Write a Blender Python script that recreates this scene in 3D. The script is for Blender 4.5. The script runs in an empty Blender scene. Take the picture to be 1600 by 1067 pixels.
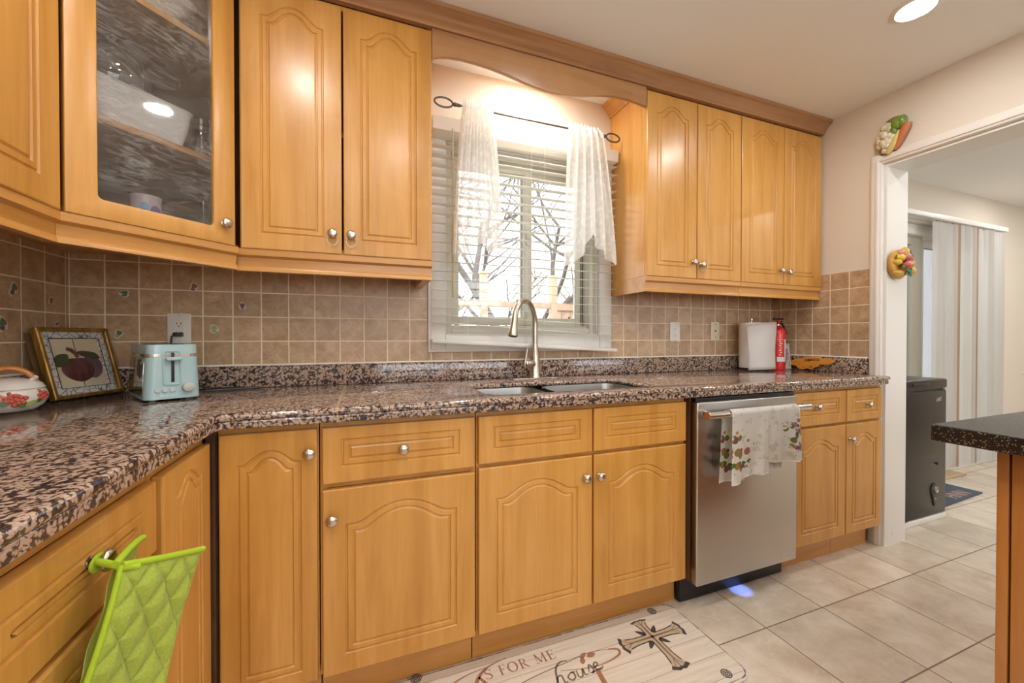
import bpy, bmesh, math, random
from mathutils import Vector, Matrix, noise
random.seed(7)
S = bpy.context.scene
COL = S.collection
PI = math.pi
R = math.radians

# ------------------------------------------------------------------ camera, world, exposure
cam_d = bpy.data.cameras.new('camera'); cam = bpy.data.objects.new('camera', cam_d); COL.objects.link(cam)
cam.location = (-.795, -1.888, 1.113)
cam.rotation_euler = (R(90 - .521), 0, R(-20.81))
cam_d.sensor_width = 36; cam_d.lens = 621.9 / 1600 * 36; cam_d.clip_start = .01
S.camera = cam
S.view_settings.view_transform = 'Standard'; S.view_settings.look = 'None'
S.view_settings.gamma = 1; S.view_settings.use_curve_mapping = False
S.view_settings.exposure = 1.27
w = bpy.data.worlds.new('overcast_sky'); S.world = w; w.use_nodes = True
w.node_tree.nodes['Background'].inputs[0].default_value = (.93, .97, 1, 1)
w.node_tree.nodes['Background'].inputs[1].default_value = 2.0
S.cycles.max_bounces = 10; S.cycles.diffuse_bounces = 6; S.cycles.transparent_max_bounces = 24
S.cycles.caustics_reflective = False; S.cycles.caustics_refractive = False
S.cycles.sample_clamp_indirect = 6
LAMP = 72.0            # radiance of every recessed ceiling lamp

# ------------------------------------------------------------------ key measures (metres)
XL, XR, CEIL = -1.770, 1.811, 2.40      # left wall, right wall, ceiling
DF = -.628                              # lower door faces
UF = -.308                              # upper door faces
CT = .914                               # counter top

# ------------------------------------------------------------------ materials
def mat(name):
    m = bpy.data.materials.new(name); m.use_nodes = True
    nt = m.node_tree; b = nt.nodes['Principled BSDF']
    return m, nt, b
def N(nt, t, **k):
    n = nt.nodes.new(t)
    for a, v in k.items():
        if a[0] == 'i' and a[1:].isdigit(): n.inputs[int(a[1:])].default_value = v
        else: setattr(n, a, v)
    return n
def L(nt, a, b): nt.links.new(a, b)
def simple(name, c, rough=.5, metal=0, emit=0, **k):
    m, nt, b = mat(name)
    b.inputs['Base Color'].default_value = (*c, 1); b.inputs['Roughness'].default_value = rough
    b.inputs['Metallic'].default_value = metal
    if emit: b.inputs['Emission Color'].default_value = (*c, 1); b.inputs['Emission Strength'].default_value = emit
    for a, v in k.items(): b.inputs[a.replace('_', ' ')].default_value = v
    return m
def coords(nt, scale=(1, 1, 1), kind='Object', rnd=True):
    tc = N(nt, 'ShaderNodeTexCoord'); mp = N(nt, 'ShaderNodeMapping'); mp.inputs['Scale'].default_value = scale
    L(nt, tc.outputs[kind], mp.inputs[0])
    if rnd:
        oi = N(nt, 'ShaderNodeObjectInfo'); m1 = N(nt, 'ShaderNodeMath', operation='MULTIPLY'); m1.inputs[1].default_value = 40
        L(nt, oi.outputs['Random'], m1.inputs[0]); L(nt, m1.outputs[0], mp.inputs['Location'])
    return mp.outputs[0]
def ramp(nt, src, stops):
    r = N(nt, 'ShaderNodeValToRGB'); e = r.color_ramp.elements
    while len(e) < len(stops): e.new(.5)
    for i, (p, c) in enumerate(stops): e[i].position = p; e[i].color = (*c, 1)
    L(nt, src, r.inputs[0]); return r.outputs[0]
def noise_tex(nt, vec, scale, detail=4, rough=.55, dist=0):
    n = N(nt, 'ShaderNodeTexNoise'); n.inputs['Scale'].default_value = scale; n.inputs['Detail'].default_value = detail
    n.inputs['Roughness'].default_value = rough; n.inputs['Distortion'].default_value = dist
    L(nt, vec, n.inputs['Vector']); return n.outputs[0]
def mix(nt, a, b, f, mode='MIX'):
    m = N(nt, 'ShaderNodeMix', data_type='RGBA', blend_type=mode)
    for s, v in ((6, a), (7, b), (0, f)):
        if isinstance(v, tuple): m.inputs[s].default_value = (*v, 1)
        elif isinstance(v, (int, float)): m.inputs[s].default_value = v
        else: L(nt, v, m.inputs[s])
    return m.outputs[2]
def math_(nt, op, a, b=0.0, c=0.0):
    m = N(nt, 'ShaderNodeMath', operation=op)
    for s, v in ((0, a), (1, b), (2, c)):
        if isinstance(v, (int, float)): m.inputs[s].default_value = v
        else: L(nt, v, m.inputs[s])
    return m.outputs[0]
def bump(nt, b, h, strength=.3, dist=.002):
    n = N(nt, 'ShaderNodeBump'); n.inputs['Strength'].default_value = strength; n.inputs['Distance'].default_value = dist
    L(nt, h, n.inputs['Height']); L(nt, n.outputs[0], b.inputs['Normal'])

def wood(name, c1, c2, c3, rough=.33, coat=.25, scale=1.0, along='z'):
    m, nt, b = mat(name)
    s1, s2 = {'z': ((14, 14, 1.1), (110, 110, 5)), 'x': ((1.1, 14, 14), (5, 110, 110))}[along]
    v = coords(nt, tuple(q * scale for q in s1)); v2 = coords(nt, tuple(q * scale for q in s2)); v3 = coords(nt, (5, 5, 3.2))
    n1 = noise_tex(nt, v, 1, 5, .6, .6); n2 = noise_tex(nt, v2, 1, 3, .6); n3 = noise_tex(nt, v3, 1, 4, .6, .9)
    col = ramp(nt, n1, [(.3, c2), (.5, c1), (.72, c3)])
    col = mix(nt, col, c2, math_(nt, 'MULTIPLY', ramp(nt, n2, [(.45, (0, 0, 0)), (.75, (1, 1, 1))]), .35))
    col = mix(nt, col, c3, math_(nt, 'MULTIPLY', ramp(nt, n3, [(.5, (0, 0, 0)), (.75, (1, 1, 1))]), .45))
    L(nt, col, b.inputs['Base Color']); b.inputs['Roughness'].default_value = rough
    b.inputs['Coat Weight'].default_value = coat; b.inputs['Coat Roughness'].default_value = .22
    return m
MAPLE = wood('maple', (.585, .290, .062), (.475, .220, .040), (.660, .350, .098))
MAPLEX = wood('maple_rail', (.560, .275, .070), (.450, .205, .045), (.620, .330, .100), along='x')
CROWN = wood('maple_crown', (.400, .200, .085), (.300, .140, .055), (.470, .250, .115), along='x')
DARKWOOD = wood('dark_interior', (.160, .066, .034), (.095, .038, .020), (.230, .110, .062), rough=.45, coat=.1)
ISLANDW = wood('island_wood', (.460, .190, .045), (.330, .120, .028), (.560, .260, .070))

def paint(name, c, rough=.6, b_=.06):
    m, nt, b = mat(name); b.inputs['Base Color'].default_value = (*c, 1); b.inputs['Roughness'].default_value = rough
    n = noise_tex(nt, coords(nt, rnd=False), 130, 3); bump(nt, b, n, b_, .002); return m
WALLP = paint('cream_wall_paint', (.715, .652, .565))
CEILP = paint('ceiling_paint', (.830, .835, .830), .8)
WHITE = paint('white_trim_paint', (.800, .785, .755), .35, .02)
def dirty_white():
    m, nt, b = mat('scuffed_white_paint')
    v = coords(nt, rnd=False); n = noise_tex(nt, v, 22, 6, .7)
    sx = N(nt, 'ShaderNodeSeparateXYZ'); tc = N(nt, 'ShaderNodeTexCoord'); L(nt, tc.outputs['Object'], sx.inputs[0])
    low = math_(nt, 'SUBTRACT', .62, math_(nt, 'MULTIPLY', sx.outputs[2], 1.6))
    f = math_(nt, 'LESS_THAN', n, math_(nt, 'MULTIPLY', low, .62))
    L(nt, mix(nt, (.77, .755, .725), (.36, .32, .27), math_(nt, 'MULTIPLY', f, .55)), b.inputs['Base Color']); b.inputs['Roughness'].default_value = .4
    return m
SCUFF = dirty_white()

def tile_mat(name, axes, pitch, mortar, c1, c2, grout, rough=.35, off=(0, 0), nscale=18, fleck=None, bmp=.5):
    m, nt, b = mat(name)
    tc = N(nt, 'ShaderNodeTexCoord'); sx = N(nt, 'ShaderNodeSeparateXYZ'); L(nt, tc.outputs['Object'], sx.inputs[0])
    def cell(ax, o):
        q = math_(nt, 'DIVIDE', math_(nt, 'SUBTRACT', sx.outputs[ax], o), pitch)
        fr = math_(nt, 'FRACT', q); fl = math_(nt, 'FLOOR', q)
        e = math_(nt, 'MINIMUM', fr, math_(nt, 'SUBTRACT', 1.0, fr))
        return math_(nt, 'MULTIPLY', e, pitch), fl
    e1, f1 = cell(axes[0], off[0]); e2, f2 = cell(axes[1], off[1])
    e = math_(nt, 'MINIMUM', e1, e2)
    g = N(nt, 'ShaderNodeMapRange'); g.interpolation_type = 'SMOOTHSTEP'
    g.inputs[1].default_value = mortar * .5 - .0007; g.inputs[2].default_value = mortar * .5 + .0009; L(nt, e, g.inputs[0])
    cid = N(nt, 'ShaderNodeCombineXYZ'); L(nt, f1, cid.inputs[0]); L(nt, f2, cid.inputs[1])
    wn = N(nt, 'ShaderNodeTexWhiteNoise', noise_dimensions='3D'); L(nt, cid.outputs[0], wn.inputs['Vector'])
    ofs = N(nt, 'ShaderNodeVectorMath', operation='MULTIPLY_ADD'); L(nt, wn.outputs['Color'], ofs.inputs[0]); ofs.inputs[1].default_value = (9, 9, 9); L(nt, tc.outputs['Object'], ofs.inputs[2])
    n = noise_tex(nt, ofs.outputs[0], nscale, 6, .62, .6); n2 = noise_tex(nt, ofs.outputs[0], nscale * 6, 4, .7)
    col = ramp(nt, n, [(.3, c1), (.7, c2)])
    if fleck:
        col = mix(nt, col, fleck, math_(nt, 'MULTIPLY', ramp(nt, n2, [(.52, (0, 0, 0)), (.72, (1, 1, 1))]), .5))
    val = math_(nt, 'ADD', .90, math_(nt, 'MULTIPLY', wn.outputs['Value'], .2))
    hv = N(nt, 'ShaderNodeHueSaturation'); L(nt, col, hv.inputs['Color']); L(nt, val, hv.inputs['Value'])
    L(nt, mix(nt, grout, hv.outputs[0], g.outputs[0]), b.inputs['Base Color'])
    L(nt, math_(nt, 'SUBTRACT', .8, math_(nt, 'MULTIPLY', g.outputs[0], .8 - rough)), b.inputs['Roughness'])
    bump(nt, b, math_(nt, 'ADD', g.outputs[0], math_(nt, 'MULTIPLY', n2, .15)), bmp, .0015)
    return m
TP = .0983
TC = ((.385, .240, .130), (.590, .420, .262), (.86, .76, .58))
TILEB = tile_mat('brown_wall_tile_back', (0, 2), TP, .0042, *TC, off=(-1.763, 1.001), fleck=(.20, .115, .062))
TILES = tile_mat('brown_wall_tile_side', (1, 2), TP, .0042, *TC, off=(-.057, 1.001), fleck=(.20, .115, .062))
TILEL = tile_mat('brown_wall_tile_left', (1, 2), TP, .0042, *TC, off=(-.022, 1.001), fleck=(.20, .115, .062))
FLOORT = tile_mat('cream_floor_tile', (0, 1), .3275, .0045, (.510, .410, .300), (.735, .665, .570), (.20, .15, .105), rough=.28,
                  off=(.984, -.816), nscale=6, fleck=(.74, .69, .60), bmp=.25)

def granite(name, seam=False):
    m, nt, b = mat(name)
    v = coords(nt, rnd=False)
    dn = N(nt, 'ShaderNodeTexNoise'); dn.inputs['Scale'].default_value = 60; L(nt, v, dn.inputs['Vector'])
    vd = N(nt, 'ShaderNodeVectorMath', operation='MULTIPLY_ADD'); L(nt, dn.outputs['Color'], vd.inputs[0]); vd.inputs[1].default_value = (.012,) * 3; L(nt, v, vd.inputs[2])
    vo = N(nt, 'ShaderNodeTexVoronoi', feature='F1'); vo.inputs['Scale'].default_value = 104; L(nt, vd.outputs[0], vo.inputs['Vector'])
    vo2 = N(nt, 'ShaderNodeTexVoronoi', feature='F1'); vo2.inputs['Scale'].default_value = 150; L(nt, vd.outputs[0], vo2.inputs['Vector'])
    n = noise_tex(nt, v, 140, 5, .7); n2 = noise_tex(nt, v, 34, 3, .6)
    d = math_(nt, 'ADD', math_(nt, 'ADD', vo.outputs['Distance'], math_(nt, 'MULTIPLY', math_(nt, 'SUBTRACT', n, .5), .75)),
              math_(nt, 'MULTIPLY', math_(nt, 'SUBTRACT', n2, .5), .7))
    col = ramp(nt, d, [(.36, (.47, .345, .272)), (.58, (.35, .235, .172)), (.64, (.12, .070, .052)), (.74, (.022, .016, .018)), (.92, (.05, .05, .075))])
    g = math_(nt, 'GREATER_THAN', math_(nt, 'ADD', vo2.outputs['Distance'], math_(nt, 'MULTIPLY', n, .4)), .86)
    col = mix(nt, col, (.016, .012, .016), math_(nt, 'MULTIPLY', g, .85))
    if seam:
        tc = N(nt, 'ShaderNodeTexCoord'); sx = N(nt, 'ShaderNodeSeparateXYZ'); L(nt, tc.outputs['Object'], sx.inputs[0])
        q = math_(nt, 'LESS_THAN', math_(nt, 'ABSOLUTE', math_(nt, 'ADD', sx.outputs[0], .858)), .0022)
        col = mix(nt, col, (.52, .38, .22), math_(nt, 'MULTIPLY', q, .8))
    L(nt, col, b.inputs['Base Color']); b.inputs['Roughness'].default_value = .09
    b.inputs['Specular IOR Level'].default_value = .75
    return m
GRAN = granite('brown_granite', True)

STEEL = None
def brushed(name, c, rough=.3, axis='z', aniso=.0):
    m, nt, b = mat(name)
    sc = {'z': (300, 300, 2), 'x': (2, 300, 300)}[axis]
    n = noise_tex(nt, coords(nt, sc), 1, 3)
    b.inputs['Base Color'].default_value = (*c, 1); b.inputs['Metallic'].default_value = 1
    L(nt, math_(nt, 'ADD', rough - .06, math_(nt, 'MULTIPLY', n, .12)), b.inputs['Roughness'])
    return m
STEEL = brushed('brushed_steel', (.56, .53, .50), .30)
STEELX = brushed('brushed_steel_bar', (.62, .60, .58), .22, 'x')
NICKEL = brushed('satin_nickel', (.60, .54, .47), .24)
SINKM = brushed('sink_steel', (.80, .79, .77), .36, 'x')
CHROME = simple('chrome', (.75, .75, .75), .08, 1)
BLACK = simple('black_plastic', (.012, .012, .013), .4)
DARKGAP = simple('black_cavity', (.010, .009, .009), .7)
WPLAST = simple('white_plastic', (.76, .74, .69), .35)
CREAMPL = simple('cream_plastic', (.70, .62, .45), .4)
RODM = simple('rod_metal', (.12, .10, .085), .38, .8)
VINYL = simple('almond_vinyl', (.70, .68, .585), .4)
def slat_mat():
    m, nt, b = mat('blind_white'); b.inputs['Base Color'].default_value = (.90, .89, .865, 1); b.inputs['Roughness'].default_value = .42
    tl = N(nt, 'ShaderNodeBsdfTranslucent'); tl.inputs[0].default_value = (.92, .90, .85, 1); mx = N(nt, 'ShaderNodeMixShader'); mx.inputs[0].default_value = .35
    L(nt, b.outputs[0], mx.inputs[1]); L(nt, tl.outputs[0], mx.inputs[2]); L(nt, mx.outputs[0], nt.nodes['Material Output'].inputs[0]); return m
SLATM = slat_mat()
CAULK = simple('white_caulk', (.88, .85, .78), .5)

def glass_mat(name, tint=(1, 1, 1), refl=.08, smudge=0.0):
    m, nt, b = mat(name); out = nt.nodes['Material Output']
    t = N(nt, 'ShaderNodeBsdfTransparent'); t.inputs[0].default_value = (*tint, 1)
    g = N(nt, 'ShaderNodeBsdfGlossy'); g.inputs['Roughness'].default_value = .03
    fr = N(nt, 'ShaderNodeFresnel'); fr.inputs[0].default_value = 1.45
    mx = N(nt, 'ShaderNodeMixShader'); L(nt, math_(nt, 'ADD', math_(nt, 'MULTIPLY', fr.outputs[0], .9), refl * .3), mx.inputs[0])
    L(nt, t.outputs[0], mx.inputs[1]); L(nt, g.outputs[0], mx.inputs[2]); fin = mx.outputs[0]
    if smudge:
        v = coords(nt, (7, 7, 24), rnd=False); v2 = coords(nt, (60, 60, 60), rnd=False); v3 = coords(nt, (5, 5, 5), rnd=False)
        a = noise_tex(nt, v, 2.2, 6, .75, 2.2); c = noise_tex(nt, v2, 2, 3, .8); l = noise_tex(nt, v3, 1, 2, .5)
        k = math_(nt, 'MULTIPLY', ramp(nt, a, [(.44, (0, 0, 0)), (.70, (1, 1, 1))]), math_(nt, 'ADD', .35, c))
        k = math_(nt, 'MULTIPLY', k, math_(nt, 'MULTIPLY', ramp(nt, l, [(.38, (.15, .15, .15)), (.62, (1, 1, 1))]), smudge))
        df = N(nt, 'ShaderNodeBsdfDiffuse'); df.inputs[0].default_value = (.75, .75, .76, 1)
        m2 = N(nt, 'ShaderNodeMixShader'); L(nt, k, m2.inputs[0]); L(nt, fin, m2.inputs[1]); L(nt, df.outputs[0], m2.inputs[2]); fin = m2.outputs[0]
    L(nt, fin, out.inputs[0]); return m
PANE = glass_mat('window_glass')
SMUDGE = glass_mat('smudged_glass', refl=.25, smudge=.30)
GLASSW = glass_mat('clear_glassware', (.93, .95, .95), .35)

def sheer(name, c, alpha, trans=.5):
    m, nt, b = mat(name); out = nt.nodes['Material Output']
    tr = N(nt, 'ShaderNodeBsdfTransparent'); d = N(nt, 'ShaderNodeBsdfDiffuse'); d.inputs[0].default_value = (*c, 1)
    tl = N(nt, 'ShaderNodeBsdfTranslucent'); tl.inputs[0].default_value = (*c, 1)
    m1 = N(nt, 'ShaderNodeMixShader'); m1.inputs[0].default_value = trans; L(nt, d.outputs[0], m1.inputs[1]); L(nt, tl.outputs[0], m1.inputs[2])
    v = coords(nt, (1, 1, 1), rnd=False); wv = noise_tex(nt, v, 90, 3, .6); vo = N(nt, 'ShaderNodeTexVoronoi', feature='DISTANCE_TO_EDGE'); vo.inputs['Scale'].default_value = 26; L(nt, v, vo.inputs['Vector'])
    a = math_(nt, 'ADD', alpha - .05, math_(nt, 'MULTIPLY', math_(nt, 'GREATER_THAN', math_(nt, 'ADD', vo.outputs['Distance'], math_(nt, 'MULTIPLY', wv, .3)), .33), .10))
    m2 = N(nt, 'ShaderNodeMixShader'); L(nt, a, m2.inputs[0]); L(nt, tr.outputs[0], m2.inputs[1]); L(nt, m1.outputs[0], m2.inputs[2])
    L(nt, m2.outputs[0], out.inputs[0]); return m
SHEER = sheer('sheer_lace', (.92, .91, .89), .88)

# ------------------------------------------------------------------ mesh builder
class MB:
    def __init__(s): s.bm = bmesh.new()
    def absorb(s, o, M=None):
        if M is not None: o.transform(M)
        me = bpy.data.meshes.new('t'); o.to_mesh(me); o.free(); s.bm.from_mesh(me); bpy.data.meshes.remove(me); return s
    def box(s, x0, x1, y0, y1, z0, z1, bev=0, seg=2, M=None):
        o = bmesh.new(); bmesh.ops.create_cube(o, size=1)
        for v in o.verts: v.co = Vector(((x0 + x1) / 2 + v.co.x * abs(x1 - x0), (y0 + y1) / 2 + v.co.y * abs(y1 - y0), (z0 + z1) / 2 + v.co.z * abs(z1 - z0)))
        if bev: bmesh.ops.bevel(o, geom=o.edges[:], offset=bev, segments=seg, affect='EDGES', profile=.5)
        return s.absorb(o, M)
    def lathe(s, prof, seg=24, M=None, mod=None):
        o = bmesh.new(); rings = []
        for r, z in prof:
            if r < 1e-6: rings.append([o.verts.new((0, 0, z))])
            else:
                ring = []
                for i in range(seg):
                    a = 2 * PI * i / seg; k = mod(a, r, z) if mod else 1
                    ring.append(o.verts.new((r * k * math.cos(a), r * k * math.sin(a), z)))
                rings.append(ring)
        for A, B in zip(rings, rings[1:]):
            n = max(len(A), len(B))
            for i in range(n):
                j = (i + 1) % n
                q = [A[i % len(A)], A[j % len(A)], B[j % len(B)], B[i % len(B)]]
                u = []
                for x in q:
                    if x not in u: u.append(x)
                if len(u) > 2:
                    try: o.faces.new(u)
                    except ValueError: pass
        bmesh.ops.recalc_face_normals(o, faces=o.faces[:])
        return s.absorb(o, M)
    def tube(s, pts, r, seg=10, closed=False, M=None, flat=None):
        pts = [Vector(p) for p in pts]; n = len(pts); rs = r if isinstance(r, (list, tuple)) else [r] * n
        o = bmesh.new(); rings = []; prev = None
        for i, p in enumerate(pts):
            if closed: t = pts[(i + 1) % n] - pts[i - 1]
            else: t = pts[min(i + 1, n - 1)] - pts[max(i - 1, 0)]
            t.normalize()
            if prev is None:
                ref = Vector((0, 0, 1)) if abs(t.z) < .9 else Vector((1, 0, 0)); a = t.cross(ref).normalized()
            else: a = (prev - t * prev.dot(t)).normalized()
            prev = a; b = t.cross(a)
            fx, fy = flat or (1, 1)
            rings.append([o.verts.new(p + (a * math.cos(2 * PI * k / seg) * fx + b * math.sin(2 * PI * k / seg) * fy) * rs[i]) for k in range(seg)])
        for i in range(n if closed else n - 1):
            A, B = rings[i], rings[(i + 1) % n]
            for k in range(seg): o.faces.new((A[k], A[(k + 1) % seg], B[(k + 1) % seg], B[k]))
        if not closed: o.faces.new(rings[0][::-1]); o.faces.new(rings[-1])
        bmesh.ops.recalc_face_normals(o, faces=o.faces[:])
        return s.absorb(o, M)
    def prism(s, poly, d0, d1, M=None, bev=0, holes=()):
        """polygon in XY extruded along z d0..d1"""
        o = bmesh.new(); es = []
        for lp in [poly, *holes]:
            vs = [o.verts.new((x, y, d0)) for x, y in lp]
            es += [o.edges.new((vs[i], vs[(i + 1) % len(vs)])) for i in range(len(vs))]
        if holes: bmesh.ops.triangle_fill(o, use_beauty=True, use_dissolve=False, edges=es)
        else: o.faces.new(list(o.verts))
        r = bmesh.ops.extrude_face_region(o, geom=o.faces[:])
        for v in r['geom']:
            if isinstance(v, bmesh.types.BMVert): v.co.z = d1
        bmesh.ops.recalc_face_normals(o, faces=o.faces[:])
        if bev:
            ed = [e for e in o.edges if len(e.link_faces) == 2 and e.calc_face_angle(0) > .6 and abs(e.verts[0].co.z - e.verts[1].co.z) < 1e-6]
            bmesh.ops.bevel(o, geom=ed, offset=bev, segments=3, affect='EDGES', profile=.5)
        return s.absorb(o, M)
    def grid(s, f, nu, nv, thick=0):
        o = bmesh.new(); V = [[o.verts.new(f(i / nu, j / nv)) for j in range(nv + 1)] for i in range(nu + 1)]
        uv = o.loops.layers.uv.new('UVMap')
        for i in range(nu):
            for j in range(nv):
                fc = o.faces.new((V[i][j], V[i + 1][j], V[i + 1][j + 1], V[i][j + 1]))
                for lp, (a, b) in zip(fc.loops, ((i, j), (i + 1, j), (i + 1, j + 1), (i, j + 1))): lp[uv].uv = (a / nu, b / nv)
        if thick: bmesh.ops.solidify(o, geom=o.faces[:], thickness=thick)
        return s.absorb(o)
    def sphere(s, c, r, u=16, v=10, sc=(1, 1, 1), M=None):
        o = bmesh.new(); bmesh.ops.create_uvsphere(o, u_segments=u, v_segments=v, radius=r)
        for q in o.verts: q.co = Vector((q.co.x * sc[0], q.co.y * sc[1], q.co.z * sc[2]))
        if M is not None: o.transform(M)
        bmesh.ops.translate(o, verts=o.verts[:], vec=c); return s.absorb(o)
    def build(s, name, m, parent=None, smooth=40, loc=None):
        me = bpy.data.meshes.new(name); s.bm.to_mesh(me); s.bm.free()
        ob = bpy.data.objects.new(name, me); COL.objects.link(ob)
        if m: me.materials.append(m)
        if smooth:
            for p in me.polygons: p.use_smooth = True
            me.set_sharp_from_angle(angle=R(smooth))
        if parent: ob.parent = parent
        if loc: ob.location = loc
        return ob
def thing(name, label, cat, loc=(0, 0, 0), rotz=0, group=None):
    o = bpy.data.objects.new(name, None); COL.objects.link(o); o.empty_display_size = .05
    o.location = loc; o.rotation_euler = (0, 0, rotz); return tag(o, label, cat, group)
def tag(o, label, cat, group=None):
    o['label'] = label; o['category'] = cat
    if group: o['group'] = group
    return o
def struct(o): o['kind'] = 'structure'; return o
def T(x, y, z): return Matrix.Translation((x, y, z))
def RX(a): return Matrix.Rotation(R(a), 4, 'X')
def RY(a): return Matrix.Rotation(R(a), 4, 'Y')
def RZ(a): return Matrix.Rotation(R(a), 4, 'Z')
XZ = RX(90)              # polygon XY -> XZ plane, extrusion z -> -y
def text_mesh(body, size, ext=.0003, shear=0, align='CENTER', bold=0):
    c = bpy.data.curves.new('t', 'FONT'); c.body = body; c.size = size; c.extrude = ext; c.shear = shear; c.align_x = align; c.offset = bold
    o = bpy.data.objects.new('t', c); COL.objects.link(o)
    dg = bpy.context.evaluated_depsgraph_get(); me = bpy.data.meshes.new_from_object(o.evaluated_get(dg))
    b = bmesh.new(); b.from_mesh(me); bpy.data.objects.remove(o); bpy.data.meshes.remove(me); return b
def rrect(x0, x1, y0, y1, r, n=5):
    P = []
    for cx, cy, a0 in ((x1 - r, y0 + r, -90), (x1 - r, y1 - r, 0), (x0 + r, y1 - r, 90), (x0 + r, y0 + r, 180)):
        for i in range(n + 1):
            a = R(a0 + 90 * i / n); P.append((cx + r * math.cos(a), cy + r * math.sin(a)))
    return P

# ------------------------------------------------------------------ room shell
FRONT, FAR = -4.3, 6.6
struct(MB().box(XL - .2, FAR, FRONT, .2, -.12, 0).build('floor', FLOORT))
struct(MB().box(XL - .2, FAR + .2, FRONT - .2, .2, CEIL, CEIL + .12).build('ceiling', CEILP))
W0, W1, WZ0, WZ1 = -.420, .423, 1.128, 2.045          # window opening
D0, D1, DZ = 2.35, 4.60, 2.06                         # sliding door opening
b = MB()
for bx in ((XL - .2, W0, 0, CEIL), (W0, W1, 0, WZ0), (W0, W1, WZ1, CEIL), (W1, D0, 0, CEIL), (D0, D1, DZ, CEIL), (D1, FAR + .2, 0, CEIL)):
    b.box(bx[0], bx[1], 0, .2, bx[2], bx[3])
struct(b.build('wall_back', WALLP))
struct(MB().box(XL - .2, XL, FRONT, 0, 0, CEIL).build('wall_left', WALLP))
JY, HZ, OE = -.606, 2.033, -2.75                      # opening jamb, header height, opening end
b = MB(); b.box(XR, 2.0, JY, 0, 0, CEIL).box(XR, 2.0, OE, JY, HZ, CEIL).box(XR, 2.0, FRONT, OE, 0, CEIL)
struct(b.build('wall_right', WALLP))
b = MB(); b.box(XL - .2, -1.3, FRONT - .2, FRONT, 0, CEIL).box(1.5, 2.6, FRONT - .2, FRONT, 0, CEIL).box(2.6, 5.4, FRONT - .2, FRONT, 0, .90).box(2.6, 5.4, FRONT - .2, FRONT, 2.15, CEIL).box(5.4, FAR + .2, FRONT - .2, FRONT, 0, CEIL).box(-1.3, 1.5, FRONT - .2, FRONT, 0, .90).box(-1.3, 1.5, FRONT - .2, FRONT, 2.15, CEIL)
struct(b.build('wall_front', WALLP))
wf = struct(bpy.data.objects.new('added_window_2', None)); COL.objects.link(wf)  # added window behind the camera, lets in daylight as soft fill
struct(MB().box(FAR, FAR + .2, FRONT, 0, 0, CEIL).build('wall_far', WALLP))
b = MB(); b.box(-1.3, -1.24, FRONT - .12, FRONT - .05, .90, 2.15).box(1.44, 1.5, FRONT - .12, FRONT - .05, .90, 2.15).box(-1.24, 1.44, FRONT - .12, FRONT - .05, .90, .96).box(-1.24, 1.44, FRONT - .12, FRONT - .05, 2.09, 2.15).box(.07, .13, FRONT - .12, FRONT - .05, .96, 2.09)
b.build('window_frame', WHITE, wf)
MB().box(-1.24, .07, FRONT - .09, FRONT - .085, .96, 2.09).build('glass_pane', PANE, wf, 0); MB().box(.13, 1.44, FRONT - .09, FRONT - .085, .96, 2.09).build('glass_pane', PANE, wf, 0)
wd = struct(bpy.data.objects.new('added_window_3', None)); COL.objects.link(wd)  # another added window, its daylight brightens the next room
b = MB(); b.box(2.6, 2.66, FRONT - .12, FRONT - .05, .90, 2.15).box(5.34, 5.4, FRONT - .12, FRONT - .05, .90, 2.15).box(2.66, 5.34, FRONT - .12, FRONT - .05, .90, .96).box(2.66, 5.34, FRONT - .12, FRONT - .05, 2.09, 2.15)
b.build('window_frame', WHITE, wd); MB().box(2.66, 5.34, FRONT - .09, FRONT - .085, .96, 2.09).build('glass_pane', PANE, wd, 0)
# opening casing: moulded profile round the opening, kitchen side
def casing():
    b = MB()
    for dx, a, c in ((.010, 0, .058), (.016, .004, .050), (.021, .016, .030)):
        x0, x1 = XR - dx, XR - .0005
        b.box(x0, x1, JY + a, JY + c, 0, HZ + c, .002)
        b.box(x0, x1, OE, JY + a, HZ + a, HZ + c, .002)
        b.box(x0, x1, OE - c, OE - a, 0, HZ + c, .002)
    return b
struct(casing().build('trim_1', SCUFF))
b = MB(); b.box(XR + .0005, 2.0, JY - .012, JY - .0005, 0, HZ - .012).box(XR + .0005, 2.0, OE, JY - .0005, HZ - .012, HZ - .0005).box(XR + .0005, 2.0, OE + .0005, OE + .012, 0, HZ - .012)
struct(b.build('trim_2', SCUFF))
# tile fields
CX0, CX1, CZ0, CZ1 = -.502, .505, 1.046, 2.12         # window casing outside
b = MB(); b.box(XL + .001, CX0 - .001, -.006, -.0005, .99, 1.455).box(CX1 + .001, XR - .007, -.006, -.0005, .99, 1.455).box(CX0, CX1, -.006, -.0005, .99, CZ0 - .001)
struct(b.build('trim_3', TILEB))
struct(MB().box(XL + .0005, XL + .006, -2.2, -.0065, .99, 1.455).build('trim_4', TILEL))
struct(MB().box(XR - .006, XR - .0005, -.547, -.0065, .99, 1.490).build('trim_5', TILES))
b = MB(); b.box(2.01, D0 - .07, -.014, -.0005, 0, .09, .003).box(D1 + .07, FAR - .01, -.014, -.0005, 0, .09, .003)
struct(b.build('baseboard_back', WHITE))

# ------------------------------------------------------------------ window
b = MB()
for p, q in ((0, .020), (.012, .026)):
    b.box(CX0 + p, W0 - p * .3, -q, -.0065 if p == 0 else -.019, CZ0 + p, CZ1 - p, .003).box(W1 + p * .3, CX1 - p, -q, -.0065 if p == 0 else -.019, CZ0 + p, CZ1 - p, .003)
    b.box(W0 - .001, W1 + .001, -q, -.0065 if p == 0 else -.019, CZ0 + p, WZ0 - p * .3, .003).box(W0 - .001, W1 + .001, -q, -.0065 if p == 0 else -.019, WZ1 + p * .3, CZ1 - p, .003)
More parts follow.
